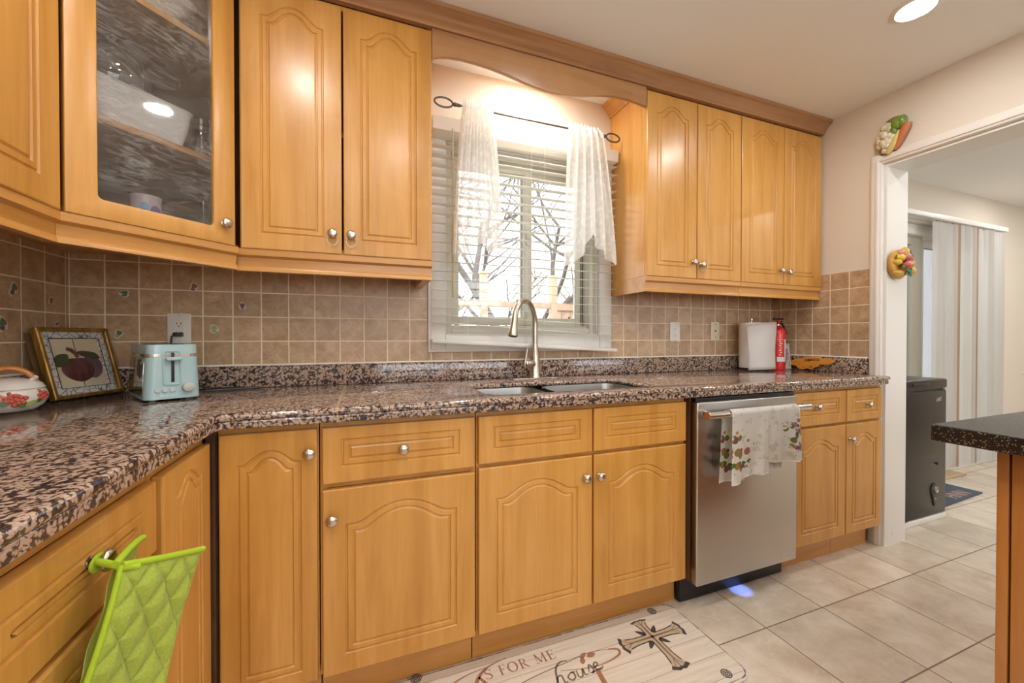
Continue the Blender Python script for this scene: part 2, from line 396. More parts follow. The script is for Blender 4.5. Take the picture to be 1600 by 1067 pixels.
# white reveal liners
b.box(W0, W0 + .006, -.006, .05, WZ0, WZ1).box(W1 - .006, W1, -.006, .05, WZ0, WZ1).box(W0, W1, -.006, .05, WZ0, WZ0 + .006).box(W0, W1, -.006, .05, WZ1 - .006, WZ1)
struct(b.build('trim_6', WHITE))
win = struct(bpy.data.objects.new('window_1', None)); COL.objects.link(win)
def rect_frame(b, x0, x1, z0, z1, y0, y1, t, bev=.003):
    b.box(x0, x0 + t, y0, y1, z0, z1, bev).box(x1 - t, x1, y0, y1, z0, z1, bev).box(x0 + t, x1 - t, y0, y1, z0, z0 + t, bev).box(x0 + t, x1 - t, y0, y1, z1 - t, z1, bev); return b
a0, a1, c0, c1 = W0 + .006, W1 - .006, WZ0 + .006, WZ1 - .006
b = rect_frame(MB(), a0, a1, c0, c1, .02, .13, .030); b.box(a0 + .03, a1 - .03, .050, .128, c0 + .03, c0 + .042); b.build('window_frame', VINYL, win)
xm = .026
rect_frame(MB(), a0 + .032, xm + .030, c0 + .044, c1 - .031, .055, .085, .042).build('sash', VINYL, win)
rect_frame(MB(), xm - .022, a1 - .032, c0 + .044, c1 - .031, .090, .120, .042).build('sash', VINYL, win)
MB().box(a0 + .07, xm - .008, .068, .072, c0 + .083, c1 - .070).build('glass_pane', PANE, win, 0)
MB().box(xm + .018, a1 - .072, .103, .107, c0 + .083, c1 - .070).build('glass_pane', PANE, win, 0)
b = MB()
for k in (0, .010): b.box(a1 - .046 + k, a1 - .042 + k, .0885, .0905, c0 + .05, c1 - .04)
b.build('track_groove', DARKGAP, win)
b = MB(); b.box(xm - .004, xm + .012, .045, .056, 1.60, 1.68, .003).box(xm - .002, xm + .022, .036, .046, 1.63, 1.645, .003).build('sash_lock', VINYL, win)

# venetian blind
bl = thing('window_blind', 'white venetian blind with open slats and crooked bottom rail at the sink window', 'blind', (0, 0, 2.1))
bl.location = (0, 0, 0)
MB().box(-.492, .497, -.094, -.030, 2.052, 2.112, .004).build('valance', SLATM, bl)
nsl = 21
sm = None
for k in range(nsl):
    z = 2.030 - .0437 * k
    dz = max(0, (k - 17)) * .010
    o = MB()
    def f(u, v, z=z, dz=dz):
        x = -.490 + .986 * u; y = -.040 - .050 * v
        return (x, y, z - .0025 * (1 - (2 * v - 1) ** 2) * -1 + (.5 - u) * 2 * dz - (v - .5) * .004)
    o.grid(f, 2, 6, .0028); ob = o.build('slat', SLATM, bl, 60)
MB().box(-.496, .496, -.091, -.039, -.009, .009, .004, M=T(0, 0, 1.073) @ RY(3.1)).build('bottom_rail', SLATM, bl)
b = MB()
for x in (-.33, -.01, .06, .33):
    for y in (-.0365, -.0935): b.tube([(x, y, 2.06), (x, y, 1.075 - x * .054)], .0008, 5)
b.build('ladder_cord', SLATM, bl)
MB().tube([(-.402, -.099, 2.06), (-.402, -.101, 1.296)], .004, 8).build('tilt_wand', simple('tan_wand', (.50, .40, .24), .5), bl)

# curtain rod
rd = thing('curtain_rod', 'thin dark curtain rod with open ring finials above the sink window', 'curtain rod')
ry, rz = -.118, 2.160
MB().tube([(-.375, ry, rz), (.372, ry, rz)], .0045, 10).build('rod', RODM, rd)
for sx in (-1, 1):
    cx = -.372 if sx < 0 else .368
    b = MB(); b.tube([(cx, ry, rz), (cx + sx * .02, ry, rz), (cx + sx * .024, ry, rz), (cx + sx * .034, ry, rz)], [.007, .008, .010, .006], 12)
    ring = [(cx + sx * (.034 + .041) + .041 * math.cos(a) * 1.0, ry, rz + .021 * math.sin(a)) for a in [2 * PI * i / 28 for i in range(28)]]
    b.tube(ring, .0042, 8, True); b.build('finial', RODM, rd)
for x in (-.352, .350):
    b = MB(); b.tube([(x, -.001, rz - .035), (x, -.06, rz - .030), (x, ry, rz - .012)], .0055, 8).tube([(x, ry - .012, rz), (x, ry - .012, rz - .012), (x, ry, rz - .014), (x, ry + .012, rz - .010), (x, ry + .012, rz + .004)], .004, 6)
    b.box(x - .008, x + .008, -.004, -.0005, rz - .06, rz - .01, .002); b.build('bracket', RODM, rd)
# curtains
def curtain(label, xt0, xt1, edge, seed):
    """edge(u) -> (x, z) of the hem"""
    def f(u, v):
        xt = xt0 + (xt1 - xt0) * u; xb, zb = edge(u)
        k = v ** .8; x = xt + (xb - xt) * k; z = 2.182 + (zb - 2.182) * v
        amp = .010 + .010 * v
        y = ry - .020 + amp * math.sin(u * 34 + seed + 2 * v) + .006 * math.sin(u * 71 + 2 * seed)
        if v < .04:
            y = ry - .012 * math.cos(v / .04 * PI / 2) * 0 - .008 + (y - ry) * v / .04 * .6 - .004
            z = 2.182 - .02 * v + .006 * math.sin(u * 60 + seed) - (v * .9)
        return (x, y - .006, z)
    o = MB(); o.grid(f, 90, 46); ob = o.build('curtain', SHEER, None, 180)
    return tag(ob, label, 'curtain', None)
def hem_l(u):
    pts = [(0, -.412, 1.480), (.22, -.385, 1.470), (.33, -.345, 1.474), (.42, -.325, 1.56), (.62, -.27, 1.53), (.85, -.20, 1.485), (1, -.178, 1.52)]
    return lerp(pts, u)
def lerp(pts, u):
    for a, c in zip(pts, pts[1:]):
        if u <= c[0]:
            t = (u - a[0]) / (c[0] - a[0]); return (a[1] + (c[1] - a[1]) * t, a[2] + (c[2] - a[2]) * t)
    return pts[-1][1:]
def hem_r(u):
    pts = [(0, .130, 1.50), (.12, .152, 1.470), (.25, .200, 1.480), (.42, .255, 1.54), (.57, .300, 1.64), (.68, .345, 1.57), (.82, .385, 1.535), (.93, .435, 1.485), (1, .442, 1.52)]
    return lerp(pts, u)
curtain('sheer white lace curtain panel gathered at the left end of the rod', -.362, -.232, hem_l, 1.0)
curtain('sheer white lace curtain panel with pointed hem at the right end of the rod', .170, .352, hem_r, 2.3)

# ------------------------------------------------------------------ recessed lamps
LENS = simple('lamp_lens', (1, .968, .915), .5, emit=LAMP)
proto = None
spots = [(1.236, -.984, 'round recessed ceiling lamp glowing above the aisle by the wide doorway'),
         (.05, -.985, None), (-1.05, -.985, None), (-.95, -2.1, None), (.25, -2.1, None), (1.236, -2.1, None),
         (-.55, -1.55, None), (-.95, -3.3, None), (.25, -3.3, None), (1.236, -3.3, None),  # first here is an extra lamp added to brighten the left base cabinets
         (3.2, -1.7, None), (4.9, -1.7, None), (3.2, -3.2, None), (4.9, -3.2, None), (2.6, -.95, None), (4.0, -.95, None), (5.4, -.95, None), (4.5, -.55, None), (-.01, -.215, None)]  # lamps nearest the sliding door are added to brighten the next room
for i, (x, y, lab) in enumerate(spots):
    lab = lab or ('small recessed ceiling lamp in the recess over the sink window behind the scalloped valance' if i == len(spots) - 1 else 'unseen recessed ceiling lamp, one of the inferred rows and added fill lamps overhead')
    t = thing('ceiling_light', lab, 'ceiling light', (x, y, CEIL), 0, 'recessed ceiling lamps')
    if proto is None:
        a = MB().lathe([(.056, -.0035), (.060, -.006), (.072, -.004), (.076, -.0003), (.056, -.0003)], 40).build('trim_ring', WHITE, t)
        c = MB().lathe([(0, -.0046), (.057, -.0042), (.057, -.0010), (0, -.0010)], 40).build('lens', LENS, t)
        proto = (a, c)
    else:
        for q in proto:
            d = q.copy(); COL.objects.link(d); d.parent = t

# ------------------------------------------------------------------ cabinet doors and bodies
def outline(x0, x1, z0, z1, arch, d, n):
    """closed loop, d = inset from panel outline; z1 = shoulder height"""
    x0 += d; x1 -= d; z0 += d
    pts = [(x0, z0), (x1, z0)]
    for i in range(n + 1):
        s = i / n; w_ = abs(2 * min(1, max(0, (s - .075) / .85)) - 1); bb = 1 - .62 * (w_ / .68) ** 2 if w_ < .68 else .38 * max(0, (1 - w_) / .32) ** 1.5
        pts.append((x1 + (x0 - x1) * s, z1 - d + arch * bb))
    return pts
def panel_door(wd, ht, ins, top, arch, th=.019, n=48):
    """raised-panel slab, local x 0..wd, z 0..ht, front at y=0 facing -y, back at y=th"""
    if not arch: n = 1
    o = bmesh.new()
    rings = []
    def rect(d, y):
        P = [(d, y, d), (wd - d, y, d)]
        for i in range(n + 1): P.append((wd - d + (2 * d - wd) * i / n, y, ht - d))
        return P
    rings.append(rect(0, th)); rings.append(rect(0, .004)); rings.append(rect(.0012, .0012)); rings.append(rect(.004, 0))
    for d, y in ((0, 0), (.0026, .0042), (.0052, .0042), (.0085, .0008), (.0200, .0002), (.0222, .0040), (.0245, .0040), (.0300, .0003)):
        rings.append([(x, y, z) for x, z in outline(ins, wd - ins, ins * .92, ht - top, arch, d, n)])
    VR = [[o.verts.new(p) for p in r] for r in rings]
    for A, B in zip(VR, VR[1:]):
        m = len(A)
        for i in range(m): o.faces.new((A[i], A[(i + 1) % m], B[(i + 1) % m], B[i]))
    o.faces.new(VR[-1]); o.faces.new(VR[0][::-1])
    bmesh.ops.recalc_face_normals(o, faces=o.faces[:]); return o
KNOB = [(0, 0), (.009, 0), (.009, .002), (.0055, .004), (.0050, .013), (.0090, .016), (.0150, .0185), (.0165, .021), (.0155, .0245), (.0100, .0275), (0, .0285)]
knob_me = None
def add_knob(parent, x, y, z, loop=None):
    global knob_me
    if knob_me is None:
        k = MB().lathe(KNOB, 24, RX(90)).build('knob', NICKEL, parent, 50); knob_me = k.data
    else:
        k = bpy.data.objects.new('knob', knob_me); COL.objects.link(k); k.parent = parent
    k.location = (x, y, z)
    if loop:
        pts = [(.017 * math.sin(a), -.006 - .004 * (1 - math.cos(a)), -.021 + .0215 * math.cos(a)) for a in [2 * PI * i / 24 for i in range(24)]]
        MB().tube(pts, .0011, 6, True).build('elastic_loop', loop, k)
    return k
def add_door(root, x0, x1, z0, z1, yf, arch=.045, ins=.058, top=.09, knob=None, loop=None, name='door', th=.019, m=None):
    o = MB(); o.absorb(panel_door(x1 - x0, z1 - z0, ins, top, arch, th))
    d = o.build(name, m or MAPLE, root, 14, (x0, yf, z0))
    if knob: add_knob(d, knob[0] - x0, 0, knob[1] - z0, loop)
    return d
def carcass(root, x0, x1, z0, z1, dep, mids=(), rails=(), m=None):
    """open-fronted box: sides, bottom, back, face frame"""
    e = .0008; yf = -dep; b = MB()
    b.box(x0 + e, x0 + .018, yf, -.012, z0, z1).box(x1 - .018, x1 - e, yf, -.012, z0, z1)
    b.box(x0 + .018, x1 - .018, yf, -.012, z0, z0 + .018).box(x0 + .018, x1 - .018, -.018, -.012, z0 + .018, z1)
    b.box(x0 + .018, x1 - .018, yf, yf + .06, z1 - .03, z1)
    for mx in mids: b.box(mx - .02, mx + .02, yf + .0012, yf + .02, z0 + .0185, z1 - .0305)
    for rz_ in rails: b.box(x0 + .0185, x1 - .0185, yf + .0006, yf + .02, rz_ - .015, rz_ + .015)
    return b.build('carcass', m or MAPLE, root)
ZD0, ZD1, ZP0, ZP1 = .694, .853, .128, .681
KICK = .070
def base_unit(label, x0, x1, doors, drawers, loc=(0, 0, 0), rotz=0, dep=.628, kick=True, group=None, mids=(), left_end=False):
    root = thing('base_cabinet', label, 'cabinet', loc, rotz, group)
    carcass(root, x0, x1, .128, .869, dep - .0195, mids, [.688] if drawers else [])
    if kick: MB().box(x0 + .001, x1 - .001, -dep + KICK, -dep + KICK + .016, 0, .127).build('toe_kick', MAPLEX, root)
    for d in doors: add_door(root, d[0], d[1], d[2], d[3], -dep, **d[4])
    for d in drawers:
        kn = d[2]; add_door(root, d[0], d[1], d[3] if len(d) > 3 else ZD0, d[4] if len(d) > 4 else ZD1, -dep, arch=0, ins=.05 if d[1] - d[0] > .3 else .04, top=.035, knob=kn, name='drawer')
    return root
# back run
base_unit('narrow tall corner base cabinet with one arched door and no drawer beside the inner corner', -1.155, -.909,
          [(-1.149, -.913, ZP0, ZD1, dict(arch=.036, ins=.040, top=.085, knob=(-.932, .786)))], [])
base_unit('base cabinet with one wide arched door under a long knobbed drawer left of the sink', -.907, -.440,
          [(-.900, -.446, ZP0, .672, dict(arch=.050, ins=.060, top=.105, knob=(-.874, .588)))], [(-.900, -.446, (-.674, .774), .689)])
base_unit('sink base cabinet with two arched doors under two knobless false drawer fronts', -.438, .449,
          [(-.433, .000, ZP0, ZP1, dict(arch=.048, ins=.060, top=.105, knob=(-.030, .604))), (.008, .443, ZP0, ZP1, dict(arch=.048, ins=.060, top=.105, knob=(.029, .604)))],
          [(-.433, .000, None), (.008, .443, None)], mids=(.004,))
base_unit('base cabinet with one arched door and a drawer right beside the dishwasher', 1.080, 1.4695,
          [(1.085, 1.466, ZP0, ZP1, dict(arch=.042, ins=.055, top=.10))], [(1.085, 1.466, (1.240, .782))])
base_unit('narrowest base cabinet with small drawer and door at the doorway end of the counter', 1.4705, 1.765,
          [(1.4735, 1.762, ZP0, ZP1, dict(arch=.036, ins=.045, top=.085, knob=(1.495, .604)))], [(1.4735, 1.762, (1.632, .771))])
# left run (faces +x): local x = world y, local depth from the left wall
LD = .607
base_unit('left run base cabinet with slim arched door next to the inner corner', -.924, -.632,
          [(-.904, -.640, .128, .838, dict(arch=.034, ins=.056, top=.062))], [], (XL, 0, 0), R(90), LD)
stack = base_unit('left run drawer stack cabinet whose top knob holds the green oven mitts', -1.350, -.926, [],
          [(-1.344, -.930, (-1.135, .788), .704, .838), (-1.344, -.930, (-1.137, .608), .520, .694), (-1.344, -.930, (-1.137, .417), .324, .510), (-1.344, -.930, (-1.137, .221), .128, .314)], (XL, 0, 0), R(90), LD)
base_unit('left run base cabinet with two doors beyond the drawer stack', -2.20, -1.352,
          [(-2.195, -1.779, .128, ZD1, dict(knob=(-1.85, .78))), (-1.773, -1.357, .128, ZD1, dict(knob=(-1.80, .78)))], [], (XL, 0, 0), R(90), LD)
# strip coloured dark to stand in for the dark gap in the inner corner
b = MB(); b.box(-1.1625, -1.1555, -.6310, -.600, .128, .868).box(-1.176, -1.1625, -.6310, -.612, .128, .868)
tag(b.build('corner_gap_strip', wood('dark_gap_wood', (.07, .03, .015), (.03, .012, .008), (.12, .06, .03))), 'narrow strip coloured dark in place of the dark gap at the inner corner between the two base cabinet runs', 'trim strip')

# upper cabinets
ZU0, ZU1, ZUT = 1.417, 2.315, 2.330
def light_rail(root, x0, x1, yf, ends=''):
    prof = [(yf + .004, 1.4165), (yf + .004, 1.395), (yf + .016, 1.388), (yf + .018, 1.360), (yf + .012, 1.352), (yf + .012, 1.342), (yf + .034, 1.342), (yf + .034, 1.4165)]
    b = MB(); b.prism([(y, z) for y, z in prof], x0, x1, Matrix(((0, 0, 1, 0), (1, 0, 0, 0), (0, 1, 0, 0), (0, 0, 0, 1))))
    return b
def upper_unit(label, x0, x1, doors, loc=(0, 0, 0), rotz=0, dep=.308, rail=(0, 0), side=None, group=None):
    root = thing('wall_cabinet', label, 'cabinet', loc, rotz, group)
    e = .0008; yf = -dep + .0195; b = MB()
    b.box(x0 + e, x0 + .018, yf, -.001, 1.4175, ZUT).box(x1 - .018, x1 - e, yf, -.001, 1.4175, ZUT)
    b.box(x0 + .018, x1 - .018, yf, -.001, 1.4175, 1.436).box(x0 + .018, x1 - .018, yf, -.001, ZUT - .018, ZUT)
    b.box(x0 + .018, x1 - .018, -.008, -.001, 1.436, ZUT - .018).box(x0 + .018, x1 - .018, yf + .02, -.01, 1.86, 1.878)
    b.build('carcass', MAPLE, root)
    for d in doors: add_door(root, d[0], d[1], ZU0, ZU1, -dep, **d[2])
    light_rail(root, x0 + e - (.010 if x0 == -1.178 else 0), x1 - e + (.010 if rotz else 0), -dep).build('light_rail', MAPLEX, root)
    if side == 'L':
        MB().box(x0 + .0008, x0 + .020, -dep + .034, -.001, 1.342, 1.4165).build('light_rail', MAPLEX, root)
    if side == 'R':
        MB().box(x1 - .034, x1 - .0008, -dep + .034, -.0065, 1.342, 1.4165).build('light_rail', MAPLEX, root)
    return root
ELW = simple('white_elastic', (.72, .66, .55), .6); ELD = simple('grey_elastic', (.25, .22, .18), .6)
upper_unit('two-door upper cabinet with tall arched doors between glass cabinet and sink window', -1.178, -.530,
           [(-1.172, -.858, dict(arch=.048, ins=.058, top=.098, knob=(-.889, 1.487), loop=ELW)), (-.852, -.532, dict(arch=.048, ins=.058, top=.098, knob=(-.826, 1.486), loop=ELW))], side='R')
upper_unit('two-door upper cabinet right of the window with bare side panel facing it', .507, 1.1365,
           [(.509, .823, dict(arch=.046, ins=.056, top=.095, knob=(.797, 1.499))), (.828, 1.134, dict(arch=.046, ins=.056, top=.095, knob=(.852, 1.490), loop=ELD))], side='L')
upper_unit('two-door upper cabinet at the far right end against the right wall', 1.1375, 1.800,
           [(1.140, 1.469, dict(arch=.046, ins=.056, top=.095, knob=(1.440, 1.495))), (1.474, 1.797, dict(arch=.046, ins=.056, top=.095, knob=(1.503, 1.489)))])
upper_unit('left wall upper cabinet with plain arched door cut by the photo edge', -1.050, -.612,
           [(-1.045, -.615, dict(arch=.05, ins=.066, top=.10, knob=(-1.02, 1.487)))], (XL, 0, 0), R(90))
# diagonal glass corner cabinet
gc = thing('corner_wall_cabinet', 'diagonal corner upper cabinet with smudged glass door and dishes inside', 'cabinet', (-1.462, -.612, 0), R(45))
GW = .402                                      # door width along the diagonal
gd = MB(); so = MB()
q = math.sqrt(.5)
def loc45(wx, wy): dx, dy = wx + 1.462, wy + .612; return ((dx + dy) * q, (-dx + dy) * q)
foot = [(.014, .0205), (.388, .0205), loc45(-1.181, -.002), loc45(XL + .002, -.002), loc45(XL + .002, -.608)]
foot_in = [loc45(-1.462, -.590), loc45(-1.200, -.318), loc45(-1.200, -.010), loc45(XL + .010, -.010), loc45(XL + .010, -.590)]
def shrink(P, k):
    cx = sum(p[0] for p in P) / len(P); cy = sum(p[1] for p in P) / len(P); return [(cx + (x - cx) * k, cy + (y - cy) * k) for x, y in P]
MB().prism(foot, 1.4175, 1.436).build('bottom_panel', MAPLE, gc); MB().prism(foot, ZUT - .018, ZUT).build('top_panel', MAPLE, gc)
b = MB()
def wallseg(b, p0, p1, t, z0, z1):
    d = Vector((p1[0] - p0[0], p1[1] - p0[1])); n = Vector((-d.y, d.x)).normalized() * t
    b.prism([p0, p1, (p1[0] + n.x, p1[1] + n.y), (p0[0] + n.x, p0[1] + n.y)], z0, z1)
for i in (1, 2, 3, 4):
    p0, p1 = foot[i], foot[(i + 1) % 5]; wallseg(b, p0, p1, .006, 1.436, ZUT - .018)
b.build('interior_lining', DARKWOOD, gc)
shelf_poly = shrink([loc45(-1.462, -.575), loc45(-1.215, -.322), loc45(-1.192, -.012), loc45(XL + .012, -.012), loc45(XL + .012, -.600)], .985)
for z in (1.676, 2.046):
    sh = MB().prism(shelf_poly, z, z + .018, bev=.001).build('shelf', MAPLEX, gc)
# glass door frame
so = bmesh.new()
gx0, gx1, gz0, gz1 = .064, .333, 1.467, 2.245
b = MB()
hole = rrect(gx0, gx1, gz0, gz1, .012, 4)
b.prism(rrect(.004, GW - .004, ZU0, ZU1, .002, 1), 0, .019, XZ @ T(0, 0, -.019), bev=.003, holes=[hole])
fr = b.build('door', MAPLE, gc, 30, (0, 0, 0))
MB().prism(rrect(gx0 - .004, gx1 + .004, gz0 - .004, gz1 + .004, .012, 4), 0, .003, XZ @ T(0, 0, -.013)).build('glass_pane', SMUDGE, fr, 0)
add_knob(fr, .362, 0, 1.481)
b = light_rail(gc, -.006, GW + .008, 0); b.build('light_rail', MAPLEX, gc)

# crown moulding: profile swept along a path with mitres
def sweep(path, prof, flip=1):
    o = bmesh.new(); n = len(path); P = [Vector(p) for p in path]; rows = []
    for i in range(n):
        ds = []
        if i > 0: ds.append((P[i] - P[i - 1]).normalized())
        if i < n - 1: ds.append((P[i + 1] - P[i]).normalized())
        nn = [Vector((d.y, -d.x)) * flip for d in ds]
        m = sum(nn, Vector((0, 0))).normalized(); k = 1 / m.dot(nn[0])
        rows.append([o.verts.new((P[i].x + m.x * k * a, P[i].y + m.y * k * a, z)) for a, z in prof])
    L_ = len(prof)
    for i in range(n - 1):
        for j in range(L_): o.faces.new((rows[i][j], rows[i][(j + 1) % L_], rows[i + 1][(j + 1) % L_], rows[i + 1][j]))
    o.faces.new(rows[0]); o.faces.new(rows[-1][::-1]); bmesh.ops.recalc_face_normals(o, faces=o.faces[:]); return o
CPROF = [(-.016, 2.3315), (.004, 2.3315), (.008, 2.337), (.008, 2.345), (.014, 2.349), (.020, 2.360), (.032, 2.372), (.040, 2.377), (.040, 2.383), (.047, 2.386), (.050, 2.399), (-.016, 2.399)]
cr = thing('crown_moulding', 'stepped wooden crown moulding running along the top of all upper cabinets', 'moulding')
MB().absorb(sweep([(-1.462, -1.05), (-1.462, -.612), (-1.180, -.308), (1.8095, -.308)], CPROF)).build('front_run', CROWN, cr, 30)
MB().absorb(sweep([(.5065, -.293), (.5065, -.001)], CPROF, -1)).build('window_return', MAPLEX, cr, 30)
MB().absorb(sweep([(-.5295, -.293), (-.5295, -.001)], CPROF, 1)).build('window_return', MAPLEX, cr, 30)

# scalloped valance over the window
vp = [(-.529, 2.214), (-.500, 2.226), (-.465, 2.233), (-.41, 2.238), (-.36, 2.237), (-.30, 2.233), (-.249, 2.227), (-.19, 2.217), (-.133, 2.206), (-.09, 2.199), (-.042, 2.194), (.005, 2.1925), (.053, 2.195),
      (.10, 2.201), (.151, 2.211), (.20, 2.224), (.253, 2.236), (.29, 2.242), (.324, 2.246), (.37, 2.248), (.414, 2.247), (.46, 2.243), (.506, 2.236)]
poly = vp + [(.506, 2.3305), (-.529, 2.3305)]
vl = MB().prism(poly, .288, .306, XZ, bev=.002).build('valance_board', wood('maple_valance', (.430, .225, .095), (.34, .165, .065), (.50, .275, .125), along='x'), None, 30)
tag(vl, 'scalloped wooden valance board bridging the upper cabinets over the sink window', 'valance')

# ------------------------------------------------------------------ countertop
ct = thing('countertop', 'speckled brown granite countertop running round the corner past the sink', 'countertop', (0, 0, 0))
CF, CXI, CEND = -.656, -1.140, -2.2
SX0, SX1, SY0, SY1 = -.375, .345, -.565, -.250
def cpoly(d):
    P = [(XL + .001, -.0068), (XR - .007, -.0068), (XR - .007, -.546), (1.788, -.546)]
    r = .014; x1 = 1.786 - d; y0 = CF + d
    for i in range(5):
        a = R(0 - 90 * i / 4); P.append((x1 - r + r * math.cos(a), y0 + r + r * math.sin(a)))
    ci = CXI - d; rr = .022
    for i in range(5):
        a = R(90 + 90 * i / 4); P.append((ci + rr + rr * math.cos(a), y0 - rr + rr * math.sin(a)))
    P += [(ci, CEND), (XL + .001, CEND)]
    return P
hole = rrect(SX0, SX1, SY0, SY1, .055, 8)
b = MB(); b.prism(cpoly(0), .8935, CT, bev=.0085, holes=[hole]).prism(cpoly(.005), .8715, .8940, bev=.0035, holes=[rrect(SX0 - .050, SX1 + .050, SY0 - .050, SY1 + .050, .056, 8)])
b.build('slab', GRAN, ct, 35)
MB().box(XL + .0275, XR - .0275, -.0265, -.0070, CT + .0002, 1.000, .0015).build('backsplash', GRAN, ct)
MB().box(XL + .0070, XL + .0270, CEND, -.0070, CT + .0002, 1.000, .0015).build('backsplash', GRAN, ct)
MB().box(XR - .0270, XR - .0070, -.545, -.0070, CT + .0002, 1.000, .0015).build('backsplash', GRAN, ct)
b = MB(); b.box(XL + .008, XR - .008, -.0260, -.0068, 1.0002, 1.0075, .002).box(XL + .0065, XL + .0260, CEND, -.0265, 1.0002, 1.0075, .002).box(XR - .0260, XR - .0065, -.545, -.0265, 1.0002, 1.0075, .002)
b.build('caulk_line', CAULK, ct)

# sink
sk = thing('sink', 'stainless steel double bowl sink set into the granite under the window', 'sink')
def bowl(x0, x1, y0, y1, zb, r):
    o = bmesh.new(); rings = []
    for d, z in ((-.018, .8928), (0, .8928), (.001, .888), (.006, zb + .03), (.014, zb + .008), (.035, zb), ((y1 - y0) * .42, zb - .004)):
        rr = max(.008, r - max(d, 0) * .4 + max(0, -d)); rings.append([o.verts.new((x, y, z)) for x, y in rrect(x0 + d, x1 - d, y0 + d, y1 - d, min(rr, (y1 - y0) / 2 - d - .001), 6)])
    for A, B in zip(rings, rings[1:]):
        for i in range(len(A)): o.faces.new((A[i], A[(i + 1) % len(A)], B[(i + 1) % len(A)], B[i]))
    o.faces.new(rings[-1]); bmesh.ops.solidify(o, geom=o.faces[:], thickness=.0012); bmesh.ops.recalc_face_normals(o, faces=o.faces[:]); return o
for x0, x1 in ((SX0 - .004, -.090), (-.050, SX1 + .004)):
    bo = MB().absorb(bowl(x0, x1, SY0 - .004, SY1 + .004, .70, .06)).build('bowl', SINKM, sk, 60)
    cx = (x0 + x1) / 2; cy = (SY0 + SY1) / 2
    MB().lathe([(0, .003), (.020, .003), (.022, .001), (.038, .004), (.042, .002), (.042, -.0005), (0, -.0005)], 28, T(cx, cy, .6985)).build('drain', CHROME, bo)

# faucet
fa = thing('faucet', 'tall brushed nickel gooseneck faucet with side lever behind the sink', 'faucet', (-.002, -.114, CT))
MB().prism(rrect(-.130, .130, -.026, .026, .025, 6), .0002, .006, bev=.002).build('deck_plate', NICKEL, fa)
MB().lathe([(0, .006), (.0285, .006), (.0285, .010), (.0250, .014), (.0240, .105), (.0225, .118), (.0180, .140), (.0150, .168), (.0150, .172), (.0128, .176), (0, .176)], 28).build('body', NICKEL, fa, 45)
ang = R(219); dx, dy = math.cos(ang), math.sin(ang); RR = .100
pts = [(0, 0, .17), (0, 0, .22)] + [(dx * RR * (1 - math.cos(a)), dy * RR * (1 - math.cos(a)), .262 + 1.10 * RR * math.sin(a)) for a in [PI * .95 * i / 20 for i in range(21)]]
MB().tube(pts, .0138, 16).build('spout', NICKEL, fa, 60)
e = Vector(pts[-1]); tdir = (Vector(pts[-1]) - Vector(pts[-2])).normalized()
rot = Vector((0, 0, -1)).rotation_difference(tdir).to_matrix().to_4x4()
sh = MB().lathe([(0, .004), (.0140, .004), (.0145, 0), (.0150, -.012), (.0158, -.030), (.0205, -.058), (.0225, -.068), (.0222, -.074), (.0180, -.076), (0, -.073)], 28, Matrix.Translation(e) @ rot).build('spray_head', NICKEL, fa, 45)
MB().lathe([(0, -.0765), (.0170, -.0765), (.0175, -.0745), (0, -.0740)], 24, Matrix.Translation(e) @ rot).build('nozzle', BLACK, sh)
MB().box(-.006, .006, -.0235, -.014, -.062, -.034, .003, M=Matrix.Translation(e) @ rot @ RZ(150)).build('spray_button', BLACK, sh)
b = MB(); b.tube([(-.012, -.006, .075), (-.030, -.016, .075), (-.058, -.030, .075), (-.064, -.033, .075)], [.019, .019, .0165, .012], 20); b.build('valve_housing', NICKEL, fa, 50)
b = MB(); b.tube([(-.060, -.031, .068), (-.069, -.036, .058), (-.066, -.034, .080), (-.050, -.026, .150)], [.006, .006, .006, .0050], 10); b.build('lever', NICKEL, fa, 60)

# ------------------------------------------------------------------ dishwasher
dw = thing('dishwasher', 'stainless steel dishwasher with bar handle between the base cabinets', 'dishwasher', (0, 0, 0))
DX0, DX1 = .477, 1.072
MB().box(DX0 + .001, DX1 - .001, -.612, -.03, .10, .866).build('tub', simple('dishwasher_side', (.20, .085, .035), .5), dw)
MB().box(DX0, DX1, -.652, -.614, .098, .850, .006, 3).build('door', STEEL, dw)
MB().box(DX0 + .004, DX1 - .004, -.640, -.614, .8505, .866, .001).build('control_strip', BLACK, dw)
MB().box(DX0 - .024, DX1 - .002, -.585, -.560, .002, .097, .002).build('toe_panel', BLACK, dw)
hz = .809
MB().lathe([(0, -.296), (.0145, -.296), (.0150, -.294), (.0150, .294), (.0145, .296), (0, .296)], 24, T((DX0 + DX1) / 2 - .012, -.712, hz) @ RY(90)).build('handle', STEELX, dw, 40)
for sx in (-1, 1):
    cx = (DX0 + DX1) / 2 - .012 + sx * .262
    MB().box(cx - .010, cx + .010, -.706, -.653, hz - .010, hz + .010, .003).build('handle_mount', STEELX, dw)
b = MB(); b.lathe([(0, 0), (.0135, 0), (.0125, .0015), (.006, .0012), (0, .002)], 20, T((DX0 + DX1) / 2 - .012 - .296, -.712, hz) @ RY(-90)); b.build('end_badge', simple('copper_badge', (.45, .20, .09), .35, .8), dw)

sl = bpy.data.lights.new('status_lamp', 'SPOT'); sl.energy = .5; sl.color = (.10, .22, 1); sl.spot_size = R(64); sl.spot_blend = .7; sl.shadow_soft_size = .004
so_ = bpy.data.objects.new('status_lamp', sl); COL.objects.link(so_); so_.parent = dw; so_.location = (.770, -.612, .094)
